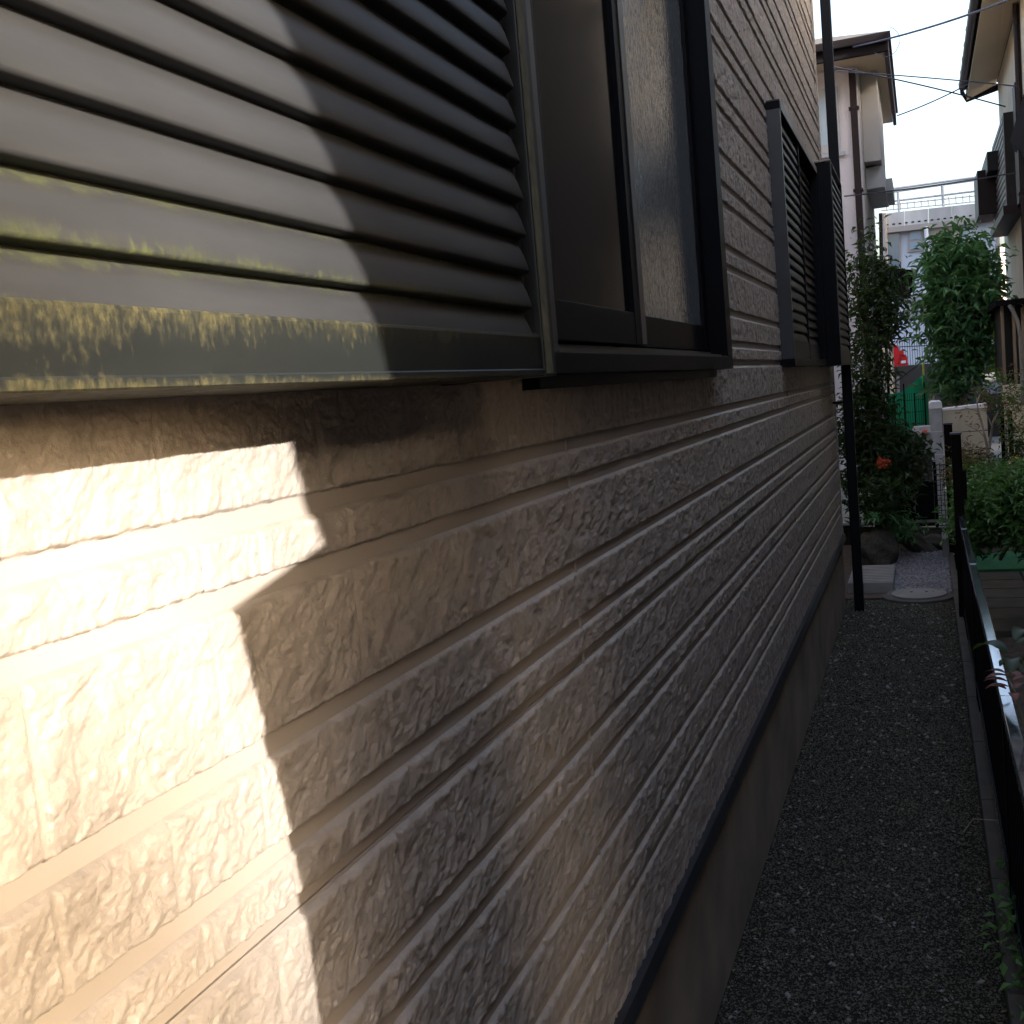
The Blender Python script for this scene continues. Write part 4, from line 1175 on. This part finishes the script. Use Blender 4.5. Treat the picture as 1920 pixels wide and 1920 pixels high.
# right evergreen
tr_ = thing('evergreen_tree', tuple(at(1798, 830, 13)), 'bushy bright green evergreen tree behind the cream block wall', 'tree')
lob = [L(1795, 540, 13.0, 56, 84, .4), L(1798, 465, 13.1, 30, 26, .25), L(1790, 630, 13.0, 40, 60, .35), L(1835, 560, 13.0, 28, 80, .35), L(1805, 680, 13.0, 40, 46, .35), L(1855, 475, 13.0, 10, 26, .15), L(1748, 545, 13.0, 20, 58, .25), L(1788, 725, 12.9, 26, 26, .25), L(1776, 440, 13, 5, 18, .08), L(1812, 440, 13.1, 6, 14, .08), L(1742, 478, 13, 8, 16, .1), L(1866, 520, 13, 8, 30, .12), L(1722, 600, 13, 7, 22, .1), L(1832, 452, 13, 7, 14, .1)]
for k in range(26):
    an = random.uniform(0, 6.28); q = random.uniform(.98, 1.22)
    lob.append(L(1795 + 70 * q * math.cos(an), 585 + 148 * q * math.sin(an), 13.0, random.uniform(4, 8), random.uniform(6, 15), .08))
o, cs = crown('crown', tr_, lob, 520, 11, 0.125, 'leaf2', 0.075, shell=0.35)
branches(tr_, at(1798, 830, 13), cs, 40, 0.045, 'bark', 'trunk', 4, .12)
# small crape myrtle
my = thing('small_bare_tree', tuple(at(1868, 925, 8.6)), 'slender pale-barked young tree with sparse bronze leaves before the cream wall', 'tree')
YM = 8.6
mb = MB()
def T(pts, r, r1): mb.tube([at(u, v, YM + dy) for u, v, dy in pts], r, 7, r1)
T([(1864, 930, 0), (1860, 880, 0), (1853, 845, 0), (1851, 838, 0)], 0.016, 0.014)
T([(1852, 842, 0), (1846, 815, 0), (1840, 790, .05), (1834, 770, .05), (1832, 755, .05), (1837, 740, .1), (1848, 728, .1)], 0.010, 0.003)
T([(1855, 842, 0), (1858, 815, 0), (1862, 790, -.05), (1872, 772, -.05), (1884, 755, -.1)], 0.010, 0.004)
T([(1847, 820, 0), (1835, 808, 0), (1820, 800, .05), (1810, 795, .05)], 0.004, 0.002)
T([(1860, 800, 0), (1850, 775, 0), (1846, 760, 0)], 0.005, 0.002)
T([(1835, 772, 0), (1822, 768, 0), (1812, 765, 0)], 0.004, 0.002)
T([(1884, 755, -.1), (1892, 740, -.1), (1898, 715, -.1)], 0.004, 0.002)
T([(1866, 920, .02), (1871, 900, .02), (1868, 870, .02)], 0.006, 0.003)
mb.build('trunk', 'bark', my)
lob = [L(1815, 795, YM, 14, 10, .12), L(1880, 745, YM, 34, 28, .25), L(1900, 790, YM + .3, 22, 50, .25), L(1845, 730, YM + .1, 24, 14, .2), L(1820, 765, YM, 14, 8, .1), L(1890, 700, YM + .2, 18, 20, .2)]
crown('foliage', my, lob, 90, 7, 0.035, 'leafred', 0.035, 0.2)
crown('green_foliage', my, [L(1885, 735, YM, 30, 30, .2), L(1900, 790, YM + .3, 20, 50, .25)], 45, 7, 0.045, 'hedge', 0.04, 0.2)

# hedge beyond the fence
hd = thing('low_hedge', tuple(at(1880, 1035, 6.9)), 'low bushy green hedge in the garden beyond the black fence', 'hedge')
lob = [L(1885, 930, 7.0, 80, 55, .45), L(1835, 960, 7.1, 38, 48, .3), L(1925, 960, 6.9, 55, 70, .4), L(1820, 990, 7.0, 28, 40, .25)]
o, cs = crown('foliage', hd, lob, 520, 12, 0.052, 'hedge', 0.045, 0.1, 0.42)
branches(hd, at(1880, 1045, 6.95), cs, 30, 0.012, 'bark_d', 'stem', 3, .15)
h2 = thing('dry_bush', tuple(at(1830, 905, 8.2)), 'olive brown wispy bush at the foot of the cream wall', 'bush')
crown('foliage', h2, [L(1825, 875, 8.4, 36, 32, .25), L(1815, 905, 8.3, 28, 28, .2)], 150, 9, 0.04, 'leafred', 0.05, 0.0, 0.25)
crown('green_foliage', h2, [L(1820, 890, 8.4, 34, 30, .25)], 110, 9, 0.045, 'leaf', 0.05, 0.0, 0.25)
# lime foliage on the right
lf = thing('lime_bush', tuple(at(1860, 700, 17)), 'lime green bush glimpsed behind the evergreen tree', 'bush')
crown('foliage', lf, [L(1858, 645, 17, 26, 40, .4), L(1850, 668, 17, 26, 16, .4)], 120, 10, 0.09, 'limeleaf', 0.09)
# shrubs behind the fence with yellow flowers
yfp = thing('yellow_flower_plant', tuple(at(1908, 900, 8.0)), 'plant with small yellow flowers beside the lean-to posts', 'plant')
crown('foliage', yfp, [L(1912, 860, 8.0, 24, 40, .2)], 60, 8, 0.045, 'leaf', 0.05)
crown('flower', yfp, [L(1908, 872, 7.9, 16, 22, .12)], 9, 4, 0.022, 'yellow', 0.010, 0, .8)
# timber posts in the right garden
for (u, v0, v1, w_, lab) in [(1878, 760, 900, 6, 'thin dark stake left of the yellow flowers in the right garden'), (1893, 770, 900, 7, 'thicker dark stake right beside the yellow flowers'), (1884, 800, 895, 4, 'short grey stake between the two dark garden stakes')]:
    p = at(u, v0, 9.2); q = at(u + 6, v1, 9.2)
    o = MB().tube([q, p], w_ * 9.2 / 2080 * .55, 8).build('garden_stake', 'wood' if w_ > 4 else 'pipe_g')
    tag(o, lab, 'stake', 'stakes in the right garden')

# evergreen-border plants by the boulder
fl = thing('orange_flower_plant', tuple(at(1655, 985, 8.7)), 'leafy plant with one bright orange flower head behind the rain pipe', 'plant')
crown('foliage', fl, [L(1655, 930, 8.7, 40, 40, .2)], 70, 8, 0.07, 'leaf', 0.06)
crown('flower', fl, [L(1655, 869, 8.5, 10, 7, .05)], 9, 7, 0.030, 'orange', 0.014, -.3, .5)
fs = thing('blade_leaf_plant', tuple(at(1640, 1000, 8.5)), 'clump of long arching strap leaves above the boulder', 'plant')
mb = MB()
p0 = at(1645, 985, 8.5)
for k in range(26):
    a = random.uniform(0, 6.28); L_ = random.uniform(.18, .34); wv = .010
    dirv = Vector((math.cos(a), math.sin(a) * .6, 0)); sdv = Vector((-dirv.y, dirv.x, 0)).normalized() * wv
    pr_, n_ = [], 7
    for i in range(n_):
        t = i / (n_ - 1)
        c = p0 + Vector((random.uniform(-.02, .02) if i == 0 else 0, 0, 0)) + dirv * (L_ * t) + Vector((0, 0, L_ * (1.1 * t - 1.0 * t * t)))
        wf_ = math.sin(math.pi * min(.97, .12 + .85 * t))
        pr_ += [c - sdv * wf_, c + sdv * wf_]
    mb.add(pr_, [(2 * i, 2 * i + 1, 2 * i + 3, 2 * i + 2) for i in range(n_ - 1)])
o = mb.build('blade_leaves', 'leaf2', fs); o['kind'] = 'stuff'
hp = thing('heuchera_plant', tuple(at(1690, 1010, 8.8)), 'small ground plant with dusty pink flower spikes before the mesh gate', 'plant')
crown('foliage', hp, [L(1688, 985, 8.8, 30, 20, .15)], 60, 9, 0.045, 'leaf2', 0.04)
mb = MB()
for (u, v) in [(1670, 935), (1675, 950), (1658, 965), (1662, 975)]:
    a = at(u + 8, 995, 8.75); b = at(u, v, 8.75); mb.tube([a, a.lerp(b, .5) + Vector((.01, 0, 0)), b], 0.0025, 5, 0.0015)
mb.build('flower_stem', 'bark_d', hp)
crown('flower', hp, [L(1671, 945, 8.75, 5, 20, .02), L(1660, 972, 8.75, 4, 14, .02)], 14, 5, 0.014, 'pinkfl', 0.006)

# green mat and pavers beyond the fence
ma, mb2 = at(1836, 1068, 6.0), at(1836, 1036, 6.0)
def onz(u, v, z):
    d = F + RV * ((u - 960) / 2080.0) - UV * ((v - 960) / 2080.0)
    return d * (z / d.z)
y0m, y1m = onz(1840, 1068, -1.52).y, onz(1840, 1036, -1.52).y
gm = MB().box((0.30, y0m, GZ - 0.10), (1.15, y1m, GZ - 0.05)).build('green_mat', 'turf')
tag(gm, 'green artificial turf mat lying below the hedge beyond the fence', 'mat')
pv = thing('stepping_pavers', (0.7, 5.5, GZ - .1), 'dark square pavers between the fence and the green mat', 'paving')
yy0 = y0m - 0.04
for r in range(6):
    for c_ in range(3):
        MB().box((0.28 + c_ * .305, yy0 - .30, GZ - .099), (0.28 + c_ * .305 + .29, yy0, GZ - .062)).build('paver', 'boulder', pv, .006)
    yy0 -= .315
# broad leaves beyond the rail near the camera
bl = thing('broad_leaf_plant', (0.30, 3.0, GZ - .1), 'broad dark green leaf plant just beyond the rail at the right edge', 'plant')
def big_leaf(base, dirv, L_, W_, m, parent, arch=.5):
    sdv = Vector((-dirv.y, dirv.x, 0)).normalized(); vs, n_ = [], 9
    for i in range(n_):
        t = i / (n_ - 1); c = base + dirv * (L_ * t) + Vector((0, 0, L_ * arch * (1.3 * t - 1.5 * t * t)))
        wf_ = W_ * math.sin(math.pi * min(.985, .08 + .9 * t)) ** .8
        vs += [c - sdv * wf_ + Vector((0, 0, wf_ * .35)), c, c + sdv * wf_ + Vector((0, 0, wf_ * .35))]
    fs_ = []
    for i in range(n_ - 1):
        for j in (0, 1): fs_.append((3 * i + j, 3 * i + j + 1, 3 * i + j + 4, 3 * i + j + 3))
    o = MB().add(vs, fs_).build('leaf', m, parent, smooth=True); return o
for (u, v, Y, a, L_, W_) in [(1898, 1215, 3.2, 0.3, .16, .028), (1905, 1200, 3.25, 1.2, .15, .03), (1888, 1225, 3.15, 2.4, .14, .03), (1910, 1240, 3.0, -.6, .16, .03), (1918, 1205, 3.1, .1, .16, .028), (1895, 1240, 3.0, -1.6, .13, .026), (1915, 1260, 2.95, 2.0, .13, .026)]:
    big_leaf(at(u, v, Y), Vector((math.cos(a), math.sin(a), 0)), L_ * .8, W_ * .8, 'leaf', bl)
MB().tube([(0.36, 3.1, GZ - .1), (0.34, 3.1, -1.2), at(1905, 1225, 3.1)], .006, 6, .003).build('stem', 'bark_d', bl)
rd = thing('red_leaf_shrub', (0.26, 2.65, GZ - .1), 'dark red leaved twig reaching over the bright part of the rail', 'shrub')
for (u, v, Y, a, L_, W_, m_) in [(1884, 1262, 2.72, 2.7, .045, .010, 'redleaf'), (1890, 1268, 2.70, 3.4, .05, .011, 'redleaf'), (1888, 1278, 2.68, 2.9, .05, .011, 'redleaf'), (1892, 1288, 2.66, 3.3, .05, .012, 'redleaf'), (1886, 1292, 2.64, 2.6, .045, .010, 'redleaf'),
                             (1900, 1275, 2.75, .4, .05, .012, 'redleaf'), (1905, 1290, 2.7, 1.2, .055, .012, 'redleaf'), (1912, 1270, 2.8, 2.0, .05, .012, 'redleaf'), (1908, 1305, 2.7, -.5, .055, .012, 'redleaf'), (1898, 1300, 2.6, -1.5, .05, .011, 'redleaf')]:
    big_leaf(at(u, v, Y), Vector((math.cos(a), math.sin(a), 0)), L_, W_, m_, rd, .25)
MB().tube([(0.25, 2.66, GZ - .1), (0.235, 2.66, -1.1), at(1900, 1290, 2.66), at(1890, 1272, 2.70), at(1884, 1264, 2.72)], .004, 6, .0015).build('stem', 'bark_d', rd)
iv = thing('weeds', (0.2, 2.6, GZ - .1), 'dim leafy weeds growing under the fence along the kerb', 'weeds')
crown('foliage', iv, [((0.20, 2.5, GZ + .03), (.07, .35, .07)), ((0.19, 2.9, GZ + .05), (.06, .25, .08)), ((0.13, 2.85, GZ + .04), (.035, .12, .03)), ((0.20, 3.4, GZ + .03), (.06, .3, .07))], 90, 7, 0.032, 'hedge', 0.02, 0.1, .5)

# leafy twig litter tuft by the foundation end of path
for (x, y, lab, s1) in [(0.10, 3.55, 'thin pale dry grass blade arching over the kerb', 1)]:
    o = MB().tube([(x - .05, y, GZ + .02), (x - .02, y + .01, GZ + .06), (x + .05, y + .02, GZ + .055)], .0012, 4).build('grass_blade', 'bark')
    tag(o, lab, 'grass blade')
